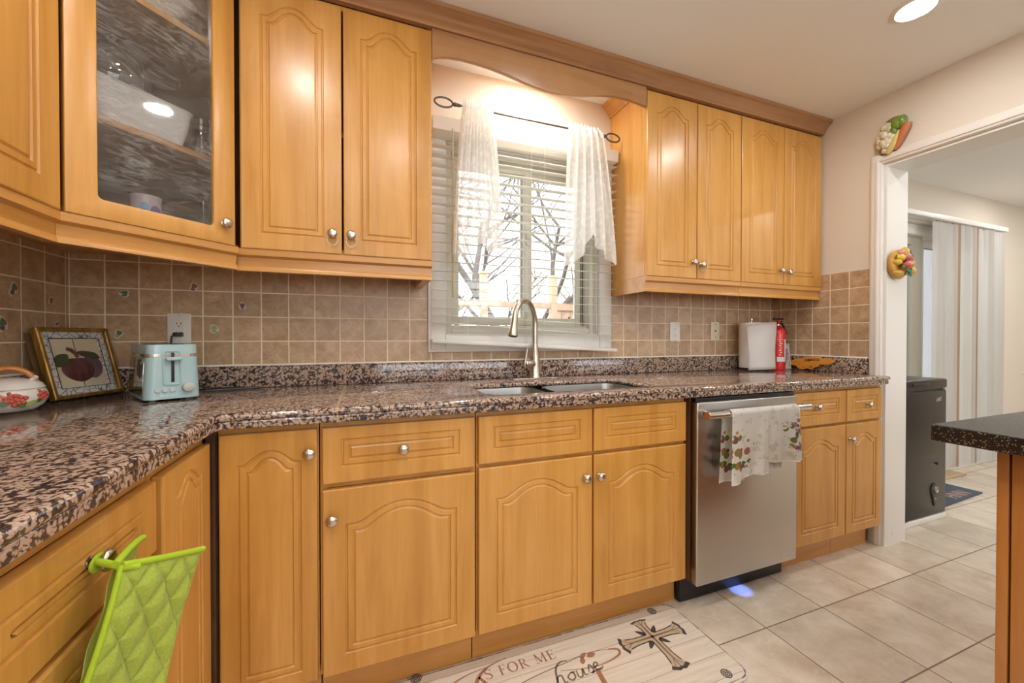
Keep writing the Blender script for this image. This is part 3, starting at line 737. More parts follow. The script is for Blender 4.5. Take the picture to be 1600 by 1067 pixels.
# kitchen towel over the handle
def towel_mat():
    m, nt, b = mat('printed_towel')
    uv = N(nt, 'ShaderNodeTexCoord').outputs['UV']
    sx = N(nt, 'ShaderNodeSeparateXYZ'); L(nt, uv, sx.inputs[0])
    mp = N(nt, 'ShaderNodeMapping'); mp.inputs['Scale'].default_value = (1, .82, 1); L(nt, uv, mp.inputs[0])
    n = noise_tex(nt, mp.outputs[0], 14, 4, .65)
    vo = N(nt, 'ShaderNodeTexVoronoi', feature='F1'); vo.inputs['Scale'].default_value = 12; L(nt, mp.outputs[0], vo.inputs['Vector'])
    pal = ramp(nt, N_sep(nt, vo.outputs['Color']), [(0, (.10, .16, .03)), (.30, (.25, .33, .06)), (.45, (.33, .03, .10)), (.6, (.45, .12, .20)), (.72, (.50, .28, .05)), (.85, (.30, .20, .35)), (1, (.12, .18, .05))])
    col = (.88, .855, .80)
    faint = math_(nt, 'MULTIPLY', math_(nt, 'GREATER_THAN', noise_tex(nt, mp.outputs[0], 9, 5, .7), .57), .42)
    col = mix(nt, col, (.55, .42, .24), faint)
    for cx, cy, rx, ry_ in TOWEL_SPOTS:
        ex = math_(nt, 'DIVIDE', math_(nt, 'SUBTRACT', sx.outputs[0], cx), rx); ey = math_(nt, 'DIVIDE', math_(nt, 'SUBTRACT', sx.outputs[1], cy), ry_)
        d = math_(nt, 'ADD', math_(nt, 'MULTIPLY', ex, ex), math_(nt, 'MULTIPLY', ey, ey))
        d = math_(nt, 'ADD', d, math_(nt, 'MULTIPLY', math_(nt, 'SUBTRACT', n, .5), 3.4))
        k = math_(nt, 'MULTIPLY', math_(nt, 'LESS_THAN', d, 1.0), math_(nt, 'LESS_THAN', vo.outputs['Distance'], .52))
        col = mix(nt, col, pal, k)
    L(nt, col, b.inputs['Base Color']); b.inputs['Roughness'].default_value = .9
    wv = noise_tex(nt, mp.outputs[0], 260, 2); bump(nt, b, wv, .25, .001)
    return m
def N_sep(nt, c):
    s = N(nt, 'ShaderNodeSeparateColor'); L(nt, c, s.inputs[0]); return s.outputs[0]
TOWEL_SPOTS = ((.13, .60, .19, .26), (.93, .54, .18, .28))
TOWEL = towel_mat()
hc = (-.712, hz)
TX0, TX1 = .575, .965
def towel_front(u, v):
    # v 0 = top of the bar, 1 = hem; cloth hangs in front of the bar
    a = min(1, v / .10) * PI / 2
    x = TX0 + (TX1 - TX0) * u
    if v < .10:
        y = hc[0] - .019 * math.sin(a); z = hc[1] + .019 * math.cos(a)
    else:
        k = (v - .10) / .90
        drop = .258 + .03 * math.sin(u * PI) * -.2 - (.034 if u > .52 else 0) + (.02 * (1 - u / .25) if u < .25 else 0)
        y = hc[0] - .019 - (.010 * math.sin(u * 15 + .8) + .006 * math.sin(u * 31)) * k - .012 * k * math.exp(-((u - .55) / .05) ** 2) * -2
        z = hc[1] - drop * k
        x += (.010 * math.sin(u * 9) + (-.012 if u < .5 else .018) * 1) * k
    return (x, y - .0015, z)
def towel_back(u, v):
    a = min(1, v / .08) * PI / 2
    x = TX0 - .012 + (TX1 - .035 - TX0) * u
    if v < .08: y = hc[0] + .018 * math.sin(a) ; z = hc[1] + .018 * math.cos(a)
    else:
        k = (v - .08) / .92; y = hc[0] + .018 + (.010 * math.sin(u * 14) - .004) * k; z = hc[1] - (.268 + (.012 if u < .35 else -.010)) * k
        x -= .020 * k * (1 - u)
    return (x, y, z)
tw = thing('kitchen_towel', 'white kitchen towel with fruit clusters hanging from the dishwasher handle', 'towel', (0, 0, 0))
MB().grid(towel_front, 70, 44, .0022).build('front_fall', TOWEL, tw, 180)
MB().grid(towel_back, 50, 30, .0022).build('back_fall', TOWEL, tw, 180)

# ------------------------------------------------------------------ things on the counter, left
# toaster: end face with lever towards the camera
MINT = simple('mint_enamel', (.39, .56, .59), .22, Coat_Weight=.4); MINTD = simple('mint_plastic', (.43, .60, .60), .4)
GREYB = simple('grey_button', (.50, .55, .54), .35)
ta = math.atan2(.062, .105)
to = thing('toaster', 'mint green two-slice toaster with chrome band standing in front of the outlet', 'toaster', (-1.420, -.212, CT), ta)
TW, TL, TH = .066, .145, .178       # half width, half length, height
def tbody(z0, z1, k0, k1, n=7, mid=None):
    o = bmesh.new(); rings = []
    for i in range(n + 1):
        t = i / n; z = z0 + (z1 - z0) * t; k = k0 + (k1 - k0) * t
        rings.append([o.verts.new((x, y, z)) for x, y in rrect(-TW * k, TW * k, -TL, TL, .026, 7)])
    for A, B in zip(rings, rings[1:]):
        for i in range(len(A)): o.faces.new((A[i], A[(i + 1) % len(A)], B[(i + 1) % len(B)], B[i]))
    o.faces.new(rings[0][::-1]); o.faces.new(rings[-1])
    ed = [e for e in o.edges if len(e.link_faces) == 2 and e.calc_face_angle(0) > 1.0]
    bmesh.ops.bevel(o, geom=ed, offset=.009, segments=4, affect='EDGES', profile=.5); return o
MB().absorb(tbody(.008, TH, 1.06, .95)).build('body', MINT, to, 45)
def band(z0, z1, k):
    o = MB(); P = rrect(-TW * k - .0008, TW * k + .0008, -TL - .0006, TL + .0006, .0265, 7)
    o.prism(P, z0, z1); return o
band(.140, .149, .978).build('chrome_band', CHROME, to)
b = MB(); fy = -TL
b.prism(rrect(-.023, .023, .050, .160, .009, 4), 0, .0042, T(-.004, fy + .0012, 0) @ XZ, .0008, holes=[rrect(-.0185, .0185, .0545, .1555, .006, 4)]); b.build('lever_recess', simple('mint_recess', (.33, .50, .50), .3), to)
MB().box(-.0065, .0015, fy - .0018, fy + .0015, .060, .153, .0005).build('lever_slot', BLACK, to)
MB().box(-.021, .017, fy - .020, fy - .0018, .128, .139, .0035, 3).build('lever', MINT, to)
for i, x in enumerate((-.040, -.022, -.003)):
    bt = MB().lathe([(0, 0), (.0072, 0), (.0072, .0025), (.0060, .0038), (0, .0040)], 20, T(x, fy + .0002, .036) @ RX(90)).build('button', GREYB, to)
MB().lathe([(0, -.002), (.0165, -.002), (.0165, .004), (.0145, .013), (.0125, .0145), (0, .0150)], 28, T(.035, fy, .042) @ RX(90)).build('dial', simple('dial_grey', (.48, .50, .46), .35), to)
MB().absorb(text_mesh('Boomfish', .0115, .0002), T(-.012, fy - .0006, .0165) @ RX(90)).build('lettering', simple('pale_print', (.70, .80, .78), .5), to, 0)
for sx in (-1, 1):
    for sy in (-1, 1): MB().lathe([(0, 0), (.010, 0), (.011, .009), (0, .009)], 12, T(sx * .045, sy * .11, 0)).build('foot', simple('foot_grey', (.20, .24, .24), .5) if sx == sy == -1 else bpy.data.materials['foot_grey'], to)
for sx in (-1, 1): MB().box(sx * .026 - .011, sx * .026 + .011, -.105, .105, TH - .004, TH + .0012, .001).build('bread_slot', BLACK, to)
MB().box(-.0007, .0007, -.116, .116, -.058, .058, .0005, M=T(-.0678, 0, .077) @ RY(2.6)).build('side_panel', simple('mirror_panel', (.52, .56, .54), .07, .9), to)
CORD = simple('cord_grey', (.035, .033, .034), .5)
def w2l(p):
    M = (Matrix.Translation(to.location) @ RZ(math.degrees(ta))).inverted(); return M @ Vector(p)
b = MB(); b.box(-1.458, -1.428, -.036, -.0155, 1.118, 1.134, .004)
b.tube([(-1.455, -.026, 1.126), (-1.461, -.030, 1.118), (-1.463, -.032, 1.09), (-1.466, -.034, 1.04), (-1.455, -.032, .99), (-1.40, -.036, .935), (-1.33, -.045, .9185), (-1.27, -.050, .9185), (-1.20, -.062, .9185), (-1.16, -.072, .9185), (-1.20, -.088, .9185), (-1.27, -.105, .9185), (-1.33, -.13, .9185)], .0034, 8)
o = bmesh.new(); 
cordo = b.build('cord', CORD, to); cordo.matrix_parent_inverse = (Matrix.Translation(to.location) @ RZ(math.degrees(ta))).inverted()

# outlet + plates
def outlet(label, cx, cz, w=.074, h=.115, two=True, group=None):
    o = thing('wall_outlet', label, 'outlet', (cx, -.0062, cz))
    MB().prism(rrect(-w / 2, w / 2, -h / 2, h / 2, .004, 3), 0, .006, XZ, bev=.002).build('cover_plate', WPLAST, o)
    MB().prism(rrect(-.0168, .0168, -.034, .034, .003, 3), .006, .0075, XZ).build('receptacle', WPLAST, o)
    b = MB()
    for sz in (-.0195, .0165):
        b.box(-.0078, -.0055, -.0079, -.0070, sz - .002, sz + .0065).box(.0055, .0078, -.0079, -.0070, sz - .002, sz + .0065)
        b.lathe([(0, 0), (.0026, 0), (.0026, .0006), (0, .0006)], 10, T(0, -.0074, sz - .008) @ RX(90))
    b.build('slots', BLACK, o)
    b = MB()
    for sz in (-1, 1): b.lathe([(0, 0), (.0028, 0), (.0020, .0010), (0, .0012)], 10, T(0, -.0060, sz * h * .43) @ RX(90))
    b.build('screws', NICKEL, o)
outlet('white wall outlet behind the mint toaster with a black plug in it', -1.4445, 1.149)
outlet('white wall outlet between sink window and the paper towels with no plug', .960, 1.150)
o = thing('jack_plate', 'cream blank jack plate with centre hole on the tiles near the paper towels', 'wall plate', (1.279, -.0062, 1.157))
MB().prism(rrect(-.036, .036, -.056, .056, .004, 3), 0, .005, XZ, bev=.002).build('cover_plate', CREAMPL, o)
b = MB()
for z in (-.041, .041): b.lathe([(0, 0), (.0040, 0), (.003, .0010), (0, .0012)], 10, T(0, -.005, z) @ RX(90))
b.build('screws', NICKEL, o)
MB().lathe([(0, 0), (.0052, 0), (.0045, .0035), (0, .0035)], 12, T(0, -.005, 0) @ RX(90)).build('jack', BLACK, o)

# framed apple picture leaning in the corner
pf = thing('framed_picture', 'gold framed picture of dark red apples leaning in the counter corner', 'picture', (-1.690, -.240, CT + .0006), math.atan2(.205, .075))
PW, PH = .222, .236
lean = RX(-15)
GOLD = wood('gilt', (.42, .24, .05), (.22, .11, .02), (.58, .38, .11), rough=.35, scale=3); GOLD.node_tree.nodes['Principled BSDF'].inputs['Metallic'].default_value = .75
def crackle():
    m, nt, b = mat('crackled_paint'); v = coords(nt, (1, 1, 1), rnd=False)
    n = N(nt, 'ShaderNodeTexNoise'); n.inputs['Scale'].default_value = 30; L(nt, v, n.inputs['Vector'])
    vd = N(nt, 'ShaderNodeVectorMath', operation='MULTIPLY_ADD'); L(nt, n.outputs['Color'], vd.inputs[0]); vd.inputs[1].default_value = (.012,) * 3; L(nt, v, vd.inputs[2])
    vo = N(nt, 'ShaderNodeTexVoronoi', feature='DISTANCE_TO_EDGE'); vo.inputs['Scale'].default_value = 48; L(nt, vd.outputs[0], vo.inputs['Vector'])
    L(nt, ramp(nt, vo.outputs['Distance'], [(.02, (.16, .14, .12)), (.07, (.62, .61, .57))]), b.inputs['Base Color']); b.inputs['Roughness'].default_value = .5; return m
def fr_ring(o0, o1, d0, d1, bev=.002):
    return MB().prism(rrect(o0, PW - o0, o0, PH - o0, .0005, 1), d0, d1, lean @ XZ, bev=bev, holes=[rrect(o1, PW - o1, o1, PH - o1, .0005, 1)])
fr_ring(0, .013, -.002, .020, .004).build('gilt_frame', GOLD, pf)
fr_ring(.0125, .036, -.001, .010).build('cracked_mat', crackle(), pf)
MB().prism(rrect(.034, PW - .034, .034, PH - .034, .0005, 1), 0, .004, lean @ XZ).build('canvas', paint('cream_canvas', (.62, .54, .38), .6), pf)
def decal(poly, d0, d1, M, m, name, parent, bev=0): return MB().prism(poly, d0, d1, M, bev=bev).build(name, m, parent, 30)
def ell(cx, cy, rx, ry_, n=28, rot=0, f=None):
    P = []
    for i in range(n):
        a = 2 * PI * i / n; k = f(a) if f else 1; x, y = rx * k * math.cos(a), ry_ * k * math.sin(a)
        P.append((cx + x * math.cos(rot) - y * math.sin(rot), cy + x * math.sin(rot) + y * math.cos(rot)))
    return P
b = MB()
for q in (((.1085, .036), (.1105, .200)), ((.036, .1165), (.186, .1185))): b.prism([q[0], (q[1][0], q[0][1]), q[1], (q[0][0], q[1][1])], .004, .0044, lean @ XZ)
IO = .0355
b.prism(rrect(IO - .002, PW - IO + .002, IO - .002, PH - IO + .002, .0005, 1), .0095, .0108, lean @ XZ, holes=[rrect(IO, PW - IO, IO, PH - IO, .0005, 1)])
b.build('painted_lines', simple('ink_line', (.05, .03, .025), .6), pf)
def applep(name, c1, c2):
    m, nt, b_ = mat(name); n = noise_tex(nt, coords(nt, (50, 50, 20)), 1, 4); L(nt, ramp(nt, n, [(.35, c1), (.65, c2)]), b_.inputs['Base Color']); b_.inputs['Roughness'].default_value = .4; return m
APP = applep('painted_apple', (.085, .028, .030), (.17, .06, .055)); APP2 = applep('painted_apple_far', (.13, .08, .10), (.20, .12, .13))
apple = lambda a: 1 + .06 * math.cos(2 * a) - .07 * math.exp(-((a - PI / 2) / .3) ** 2) - .12 * max(0, -math.sin(a)) * abs(math.cos(a)) * 1.2
def dome(cx, cy, rx, ry_, h, d, f=None, n=30):
    o = bmesh.new(); rings = []
    for k, hh in ((1, 0), (.93, .38), (.8, .62), (.6, .82), (.35, .95)): rings.append([o.verts.new((x, y, d + h * hh)) for x, y in ell(cx, cy, rx * k, ry_ * k, n, 0, f)])
    for A, B in zip(rings, rings[1:]):
        for i in range(n): o.faces.new((A[i], A[(i + 1) % n], B[(i + 1) % n], B[i]))
    o.faces.new(rings[-1]); return o
MB().absorb(dome(.150, .102, .032, .043, .002, .004, apple), lean @ XZ).build('apple', APP2, pf)
MB().absorb(dome(.106, .095, .050, .045, .004, .004, apple), lean @ XZ).build('apple', APP, pf)
LEAFP = simple('painted_leaf', (.055, .075, .030), .5)
leaf = lambda a: (1 - .45 * abs(math.sin(a)) ** .5 * (0 if False else 1)) if False else 1
def leafpoly(cx, cy, l, w_, rot):
    P = []; n = 12
    for i in range(n + 1): t = i / n; P.append((l * (t - .5), w_ * math.sin(PI * t) ** .8))
    for i in range(1, n): t = 1 - i / n; P.append((l * (t - .5), -w_ * math.sin(PI * t) ** .8))
    c, s_ = math.cos(rot), math.sin(rot); return [(cx + x * c - y * s_, cy + x * s_ + y * c) for x, y in P]
for a in ((.057, .128, .058, .020, .75), (.130, .148, .042, .010, -.25), (.158, .140, .044, .012, -.45)): decal(leafpoly(*a), .0070, .0082, lean @ XZ, LEAFP, 'leaf', pf)
b = MB(); b.tube([(.108, .136, .007), (.104, .150, .007), (.092, .163, .007), (.082, .166, .007)], [.004, .005, .006, .006], 8, M=lean @ XZ); b.tube([(.104, .150, .007), (.125, .154, .007), (.150, .152, .007)], [.005, .005, .003], 8, M=lean @ XZ); b.build('twig', simple('painted_twig', (.16, .06, .04), .5), pf)
MB().box(.001, PW - .001, .020, .0215, .01, PH - .01, M=lean).build('backing', simple('backing_board', (.20, .11, .04), .7), pf)

# floral lidded pot at the left edge
PORC = simple('porcelain', (.80, .77, .72), .15, Coat_Weight=.4)
tp = thing('serving_pot', 'white ceramic lidded pot with red flowers and an orange hoop handle', 'pot', (-1.690, -.395, CT + .0003), R(20))
lob = lambda a, r, z: 1 + .035 * abs(math.cos(2.5 * a))
MB().lathe([(0, .002), (.040, .002), (.044, 0), (.050, .003), (.062, .014), (.070, .030), (.071, .042), (.067, .055), (.063, .060), (0, .060)], 48, None, lob).build('bowl', PORC, tp, 60)
MB().lathe([(.064, .0605), (.066, .062), (.060, .074), (.045, .084), (.020, .090), (0, .091)], 48, None, lob).build('lid', PORC, tp, 60)
b = MB(); b.tube([(.052 * math.cos(a), .052 * math.sin(a) * .1, .058 + .058 * math.sin(a)) for a in [PI * (i / 24) for i in range(25)]], .0072, 12, M=RZ(10)); b.build('hoop_handle', wood('bamboo', (.62, .24, .035), (.45, .15, .02), (.70, .34, .07), rough=.25, scale=.6), tp)
b = MB(); b.tube([(.040, -.012, .080), (.054, -.020, .092)], [.0045, .0050], 10); b.build('peg', PORC, tp)
REDF = simple('red_petal', (.55, .10, .07), .35); PINKF = simple('pink_petal', (.68, .28, .22), .35); GRNF = simple('green_leaf_glaze', (.06, .13, .03), .3); LGRN = simple('light_leaf_glaze', (.30, .36, .12), .3)
def on_bowl(ang, z):
    r = .0705 if z < .05 else .066; r *= 1 + .035 * abs(math.cos(2.5 * R(ang))); return Vector((r * math.cos(R(ang)), r * math.sin(R(ang)), z))
def flower(ang, z, k=1.0, pink=0):
    p = on_bowl(ang, z); o = MB()
    for i in range(9):
        a = i * 2.4; rr = .0045 * math.sqrt(i) * k; q = on_bowl(ang + math.degrees(rr * math.cos(a) / .07), z + rr * math.sin(a)); o.sphere(q, .0050 * k, 8, 6)
    o.build('flower', PINKF if pink else REDF, tp, 60)
def glaze_leaf(ang, z, l, w_, rot, m):
    o = MB(); P = leafpoly(0, 0, l, w_, rot); M = Matrix.Translation(on_bowl(ang, z) * 1.0) @ RZ(ang + 90) @ XZ; o.prism(P, -.002, .0022, M); o.build('leaf', m, tp, 30)
for a in ((-75, .041, 1.0), (-66, .034, 1.15), (-88, .040, .8, 1), (-25, .044, .9), (-18, .038, .8), (-120, .04, 1.0)): flower(*a)
for a in ((-84, .026, .020, .006, .3, GRNF), (-62, .020, .018, .006, -.6, GRNF), (-46, .024, .030, .005, .45, LGRN), (-30, .030, .018, .005, .8, GRNF), (-104, .036, .022, .005, .9, LGRN)): glaze_leaf(*a)

# little plant stickers on the tiles
GR1 = simple('sticker_green', (.10, .17, .08), .5); GR2 = simple('sticker_brown', (.28, .12, .06), .5); GR3 = simple('sticker_plum', (.16, .07, .09), .5); GR4 = simple('sticker_lime', (.32, .38, .16), .5); STW = simple('sticker_white', (.62, .58, .50), .45)
def sticker(label, M, rx, ry_, rot, top, pot, seed):
    o = thing('wall_sticker', label, 'sticker', M.translation, 0, 'plant stickers on the tiles')
    f = lambda a: 1 + .14 * math.sin(3 * a + seed) + .08 * math.sin(5 * a + 2 * seed)
    K = M.to_3x3().to_4x4()
    MB().prism(ell(0, 0, rx, ry_, 26, rot, f), 0, .0010, K).build('backing', STW, o, 0)
    MB().prism(ell(-math.sin(rot) * ry_ * .28, math.cos(rot) * ry_ * .28, rx * .72, ry_ * .52, 18, rot, f), .0010, .0014, K).build('plant', top, o, 0)
    MB().prism(ell(math.sin(rot) * ry_ * .45, -math.cos(rot) * ry_ * .45, rx * .52, ry_ * .34, 14, rot), .0010, .0015, K).build('flowerpot', pot, o, 0)
WL = lambda y, z: T(XL + .0061, y, z) @ RZ(90) @ XZ
WB = lambda x, z: T(x, -.0061, z) @ XZ
sticker('tall cactus sticker on the left wall tiles, highest near the photo edge', WL(-.248, 1.258), .014, .023, -.45, GR1, GR3, 1)
sticker('green and red cactus sticker on the left wall beside the gold frame', WL(-.288, 1.152), .017, .022, -.1, GR1, GR3, 2)
sticker('small heart-like sticker on the left wall one tile from the corner', WL(-.094, 1.237), .012, .012, 0, GR2, GR2, 3)
sticker('pale sticker peeking out just above the top edge of the apple picture', WL(-.066, 1.158), .013, .010, .3, GR2, STW, 4)
sticker('round dark green succulent sticker on the corner tile above the apple picture', WB(-1.609, 1.276), .015, .013, 0, GR1, GR1, 5)
sticker('green cactus sticker between apple picture and toaster', WB(-1.627, 1.127), .012, .017, -.5, GR1, GR4, 6)
sticker('orange terracotta pot sticker directly under the upper cabinets', WB(-1.399, 1.309), .013, .018, -.4, GR2, GR2, 7)
sticker('light green pointed succulent sticker right of the toaster outlet', WB(-1.334, 1.148), .015, .017, 0, GR4, GR4, 8)
sticker('plum coloured flower sticker furthest right on the back wall tiles', WB(-1.239, 1.241), .012, .014, 0, GR3, GR3, 9)

# ------------------------------------------------------------------ things on the counter, right corner
pt = thing('paper_towel_roll', 'white paper towel roll on a stand with its loose sheet spread, beside the extinguisher', 'paper towels', (1.482, -.097, CT + .0004))
MB().lathe([(0, 0), (.062, 0), (.064, .004), (.060, .008), (.008, .010), (.0055, .014), (.0055, .305), (.009, .309), (.009, .318), (0, .322)], 28).build('stand', NICKEL, pt)
PAPER = paint('paper_white', (.90, .885, .86), .9, .15)
MB().lathe([(.021, .014), (.066, .014), (.067, .018), (.067, .288), (.066, .292), (.021, .292), (.021, .014)], 40).build('roll', PAPER, pt, 50)
def sheetf(u, v):
    x = -.110 + .214 * u; y = -.0665 + .010 * math.cos(u * PI * 1.3) - .004 * math.sin(v * 5 + u * 3) - .012
    z = .004 + v * (.287 - .014 * (1 - u) ** 2) + .005 * u
    return (x - .008 * v * (1 - u), y, z)
MB().grid(sheetf, 24, 14, .0012).build('loose_sheet', PAPER, pt, 180)

RED = simple('extinguisher_red', (.60, .014, .012), .28, Coat_Weight=.4)
fe = thing('fire_extinguisher', 'red fire extinguisher with white label standing next to the paper towels', 'fire extinguisher', (1.650, -.146, CT + .0004))
MB().lathe([(0, .004), (.036, .004), (.040, 0), (.041, .006), (.041, .225), (.038, .245), (.028, .262), (.016, .270), (.014, .276), (0, .276)], 32).build('cylinder', RED, fe, 50)
o = bmesh.new(); rows = []
for z in (.052, .188):
    rows.append([o.verts.new((.0416 * math.cos(R(a)), .0416 * math.sin(R(a)), z)) for a in range(-150, 31, 6)])
for i in range(len(rows[0]) - 1): o.faces.new((rows[0][i], rows[0][i + 1], rows[1][i + 1], rows[1][i]))
MB().absorb(o).build('label', simple('extinguisher_label', (.66, .62, .66), .4), fe, 180)
o = bmesh.new(); rows = []
for z in (.080, .186): rows.append([o.verts.new((.0421 * math.cos(R(a)), .0421 * math.sin(R(a)), z)) for a in range(-150, -84, 6)])
for i in range(len(rows[0]) - 1): o.faces.new((rows[0][i], rows[0][i + 1], rows[1][i + 1], rows[1][i]))
MB().absorb(o).build('label_panel', RED, fe, 180)
b = MB()
for i, z in enumerate((.094, .108, .122, .136, .150, .164, .176)):
    a = -128 + (i % 2) * 6; b.box(-.0045, .0045 + .002 * (i % 3), -.0006, .0006, -.003, .003, M=T(.0425 * math.cos(R(a)), .0425 * math.sin(R(a)), z) @ RZ(a + 90))
b.build('label_print', STW, fe, 0)
MB().lathe([(0, .274), (.012, .274), (.012, .300), (.009, .306), (0, .306)], 16).build('valve', NICKEL, fe)
b = MB(); b.box(-.040, .046, -.007, .007, .311, .323, .003, M=T(0, 0, 0)).box(-.010, .036, -.006, .006, .296, .305, .002); b.build('grip_lever', BLACK, fe)
MB().lathe([(0, 0), (.011, 0), (.011, .012), (0, .012)], 16, T(-.020, -.010, .296) @ RX(90)).build('gauge', RED, fe)
MB().tube([(.012, 0, .288), (.030, -.004, .288), (.044, -.008, .270), (.050, -.010, .240), (.052, -.010, .222)], [.006, .006, .0065, .007, .009], 10).build('hose', BLACK, fe)
MB().box(.026, .054, -.0075, .0075, .300, .318, .003, M=T(0, 0, 0) @ RY(-25) @ T(-.12, 0, .012)).build('safety_tab', simple('tab_grey', (.45, .43, .42), .4), fe)
MB().tube([(.044, -.004, .308), (.072, .040, .282), (.108, -.002, .252)], .0012, 6).build('tie_cord', STW, fe)

pp = thing('photo_stand', 'small clear stand with a pink flower picture between the extinguisher and the orange map', 'picture', (1.702, -.152, CT + .0004), R(-8))
MB().box(-.001, .056, 0, .003, 0, .165, .001, M=RX(-6)).build('acrylic_frame', simple('acrylic_edge', (.34, .34, .33), .2), pp)
MB().box(.002, .053, -.0012, -.0002, .006, .160, M=RX(-6)).build('print', simple('print_grey', (.42, .40, .38), .4), pp)
def pr(poly, m, name, d=.0018): MB().prism(poly, .0012, d, RX(-6) @ XZ).build(name, m, pp, 0)
for k, (x, z) in enumerate(((.018, .105), (.028, .112), (.034, .100), (.024, .092), (.030, .122))): pr(ell(x, z, .008, .010, 12), simple('print_pink%d' % k, (.40 - .05 * k, .16, .22), .5), 'blossom', .0018 + .0001 * k)
for x0, x1 in ((.010, .020), (.026, .026), (.044, .032)): pr([(x0, .02), (x0 + .005, .02), (x1 + .002, .085), (x1 - .001, .085)], simple('print_stem', (.10, .10, .06), .5), 'stem')
pr(ell(.022, .140, .009, .012, 12), simple('print_pale', (.65, .50, .50), .5), 'blossom')
pr([(.012, .012), (.022, .012), (.042, .060), (.036, .062)], simple('print_leaf', (.60, .62, .58), .5), 'leaf')

# orange wooden island map
JP = [(285, 870), (300, 835), (345, 815), (400, 795), (440, 790), (480, 768), (540, 768), (620, 755), (700, 760), (780, 755), (800, 775), (870, 782), (935, 778), (975, 800), (1010, 830), (960, 868), (930, 880), (860, 882), (790, 875), (760, 910), (715, 915), (695, 930), (690, 955), (640, 945), (600, 932), (520, 955), (478, 945), (440, 905), (400, 880), (340, 882)]
C0 = Vector(cam.location); f_ = 621.9; yw, pc = R(20.81), R(-.521)
fwv = Vector((math.sin(yw) * math.cos(pc), math.cos(yw) * math.cos(pc), math.sin(pc))); rtv = Vector((math.cos(yw), -math.sin(yw), 0)); upv = rtv.cross(fwv)
def trace_x(u, v, x):
    d = fwv + rtv * ((u - 800) / f_) - upv * ((v - 533.5) / f_); k = (x - C0.x) / d.x; p = C0 + d * k; return p.y, p.z
XM = XR - .052
poly = [trace_x(1200 + a / 9.7, 480 + c / 9.7, XM) for a, c in JP]; zmin = min(p[1] for p in poly); ymid = sum(p[0] for p in poly) / len(poly)
jm = thing('map_plaque', 'orange wooden island map plaque lettered JAMAICA leaning against the right backsplash', 'plaque', (XM, ymid, CT + .0006))
PYZ = Matrix(((0, 0, -1, 0), (-1, 0, 0, 0), (0, 1, 0, 0), (0, 0, 0, 1)))      # local x -> -y, local y -> z, extrude -> -x
lp = [(-(y - ymid), z - zmin) for y, z in poly]
def map_wood():
    m, nt, b = mat('map_wood'); n = noise_tex(nt, coords(nt, (20, 25, 45)), 1, 5, .6, 1.2)
    L(nt, ramp(nt, n, [(.33, (.26, .075, .010)), (.40, (.62, .24, .022)), (.7, (.70, .31, .045))]), b.inputs['Base Color']); b.inputs['Roughness'].default_value = .45; return m
MB().prism(lp, 0, .008, RY(8) @ PYZ, bev=.0015).build('board', map_wood(), jm, 30)
MB().absorb(text_mesh('JAMAICA', .021, .0003, bold=.0004), RY(8) @ PYZ @ T(.010, .057, .0086) @ RZ(3)).build('lettering', BLACK, jm, 0)

# ------------------------------------------------------------------ wall plaques at the opening
cp = thing('vegetable_plaque', 'cauliflower, pepper and carrot ceramic plaque on the wall above the doorway corner', 'plaque', (XR - .001, -.650, 2.165))
PX = Matrix(((0, 0, -1, 0), (-1, 0, 0, 0), (0, 1, 0, 0), (0, 0, 0, 1)))       # local x -> -y (right in view), y up, z -> towards kitchen
b = MB(); rnd = random.Random(3)
for i in range(34):
    a = rnd.uniform(0, 2 * PI); r = rnd.uniform(0, 1) ** .5; b.sphere((-.024 + .036 * r * math.cos(a), -.006 + .066 * r * math.sin(a), .020 + .020 * (1 - r)), rnd.uniform(.014, .020), 10, 7)
b.absorb(bmesh.new()); cb = b.build('cauliflower', paint('glazed_cream', (.66, .60, .46), .3, .4), cp, 60); cb.data.transform(PX)
def plq(name, m, fn):
    b = MB(); fn(b); o_ = b.build(name, m, cp, 60); o_.data.transform(PX); return o_
plq('backing_leaf', simple('olive_glaze', (.20, .18, .06), .35), lambda b: (b.sphere((-.030, -.062, .012), .03, 12, 8, (1.1, 1, .5)), b.sphere((.004, .070, .012), .036, 14, 8, (1.2, .7, .5)), b.sphere((-.048, -.02, .008), .03, 12, 8, (.6, 1.5, .4))))
plq('pepper', simple('green_glaze', (.15, .26, .035), .2, Coat_Weight=.5), lambda b: (b.sphere((.024, .046, .030), .030, 16, 10, (.9, 1.1, .8)), b.sphere((.044, .050, .030), .026, 16, 10, (.8, 1.2, .9)), b.sphere((.010, .022, .028), .024, 14, 10, (.7, 1.3, .7))))
plq('carrot', simple('orange_glaze', (.50, .17, .07), .35), lambda b: b.tube([(.010, -.080, .018), (.030, -.040, .026), (.048, -.004, .028), (.064, .034, .028)], [.009, .015, .019, .020], 14, flat=(1, .9)))
plq('parsnip', simple('yellow_glaze', (.64, .52, .20), .35), lambda b: b.tube([(-.022, -.085, .020), (.000, -.062, .028), (.018, -.030, .030), (.036, .008, .028)], [.012, .016, .015, .011], 14))

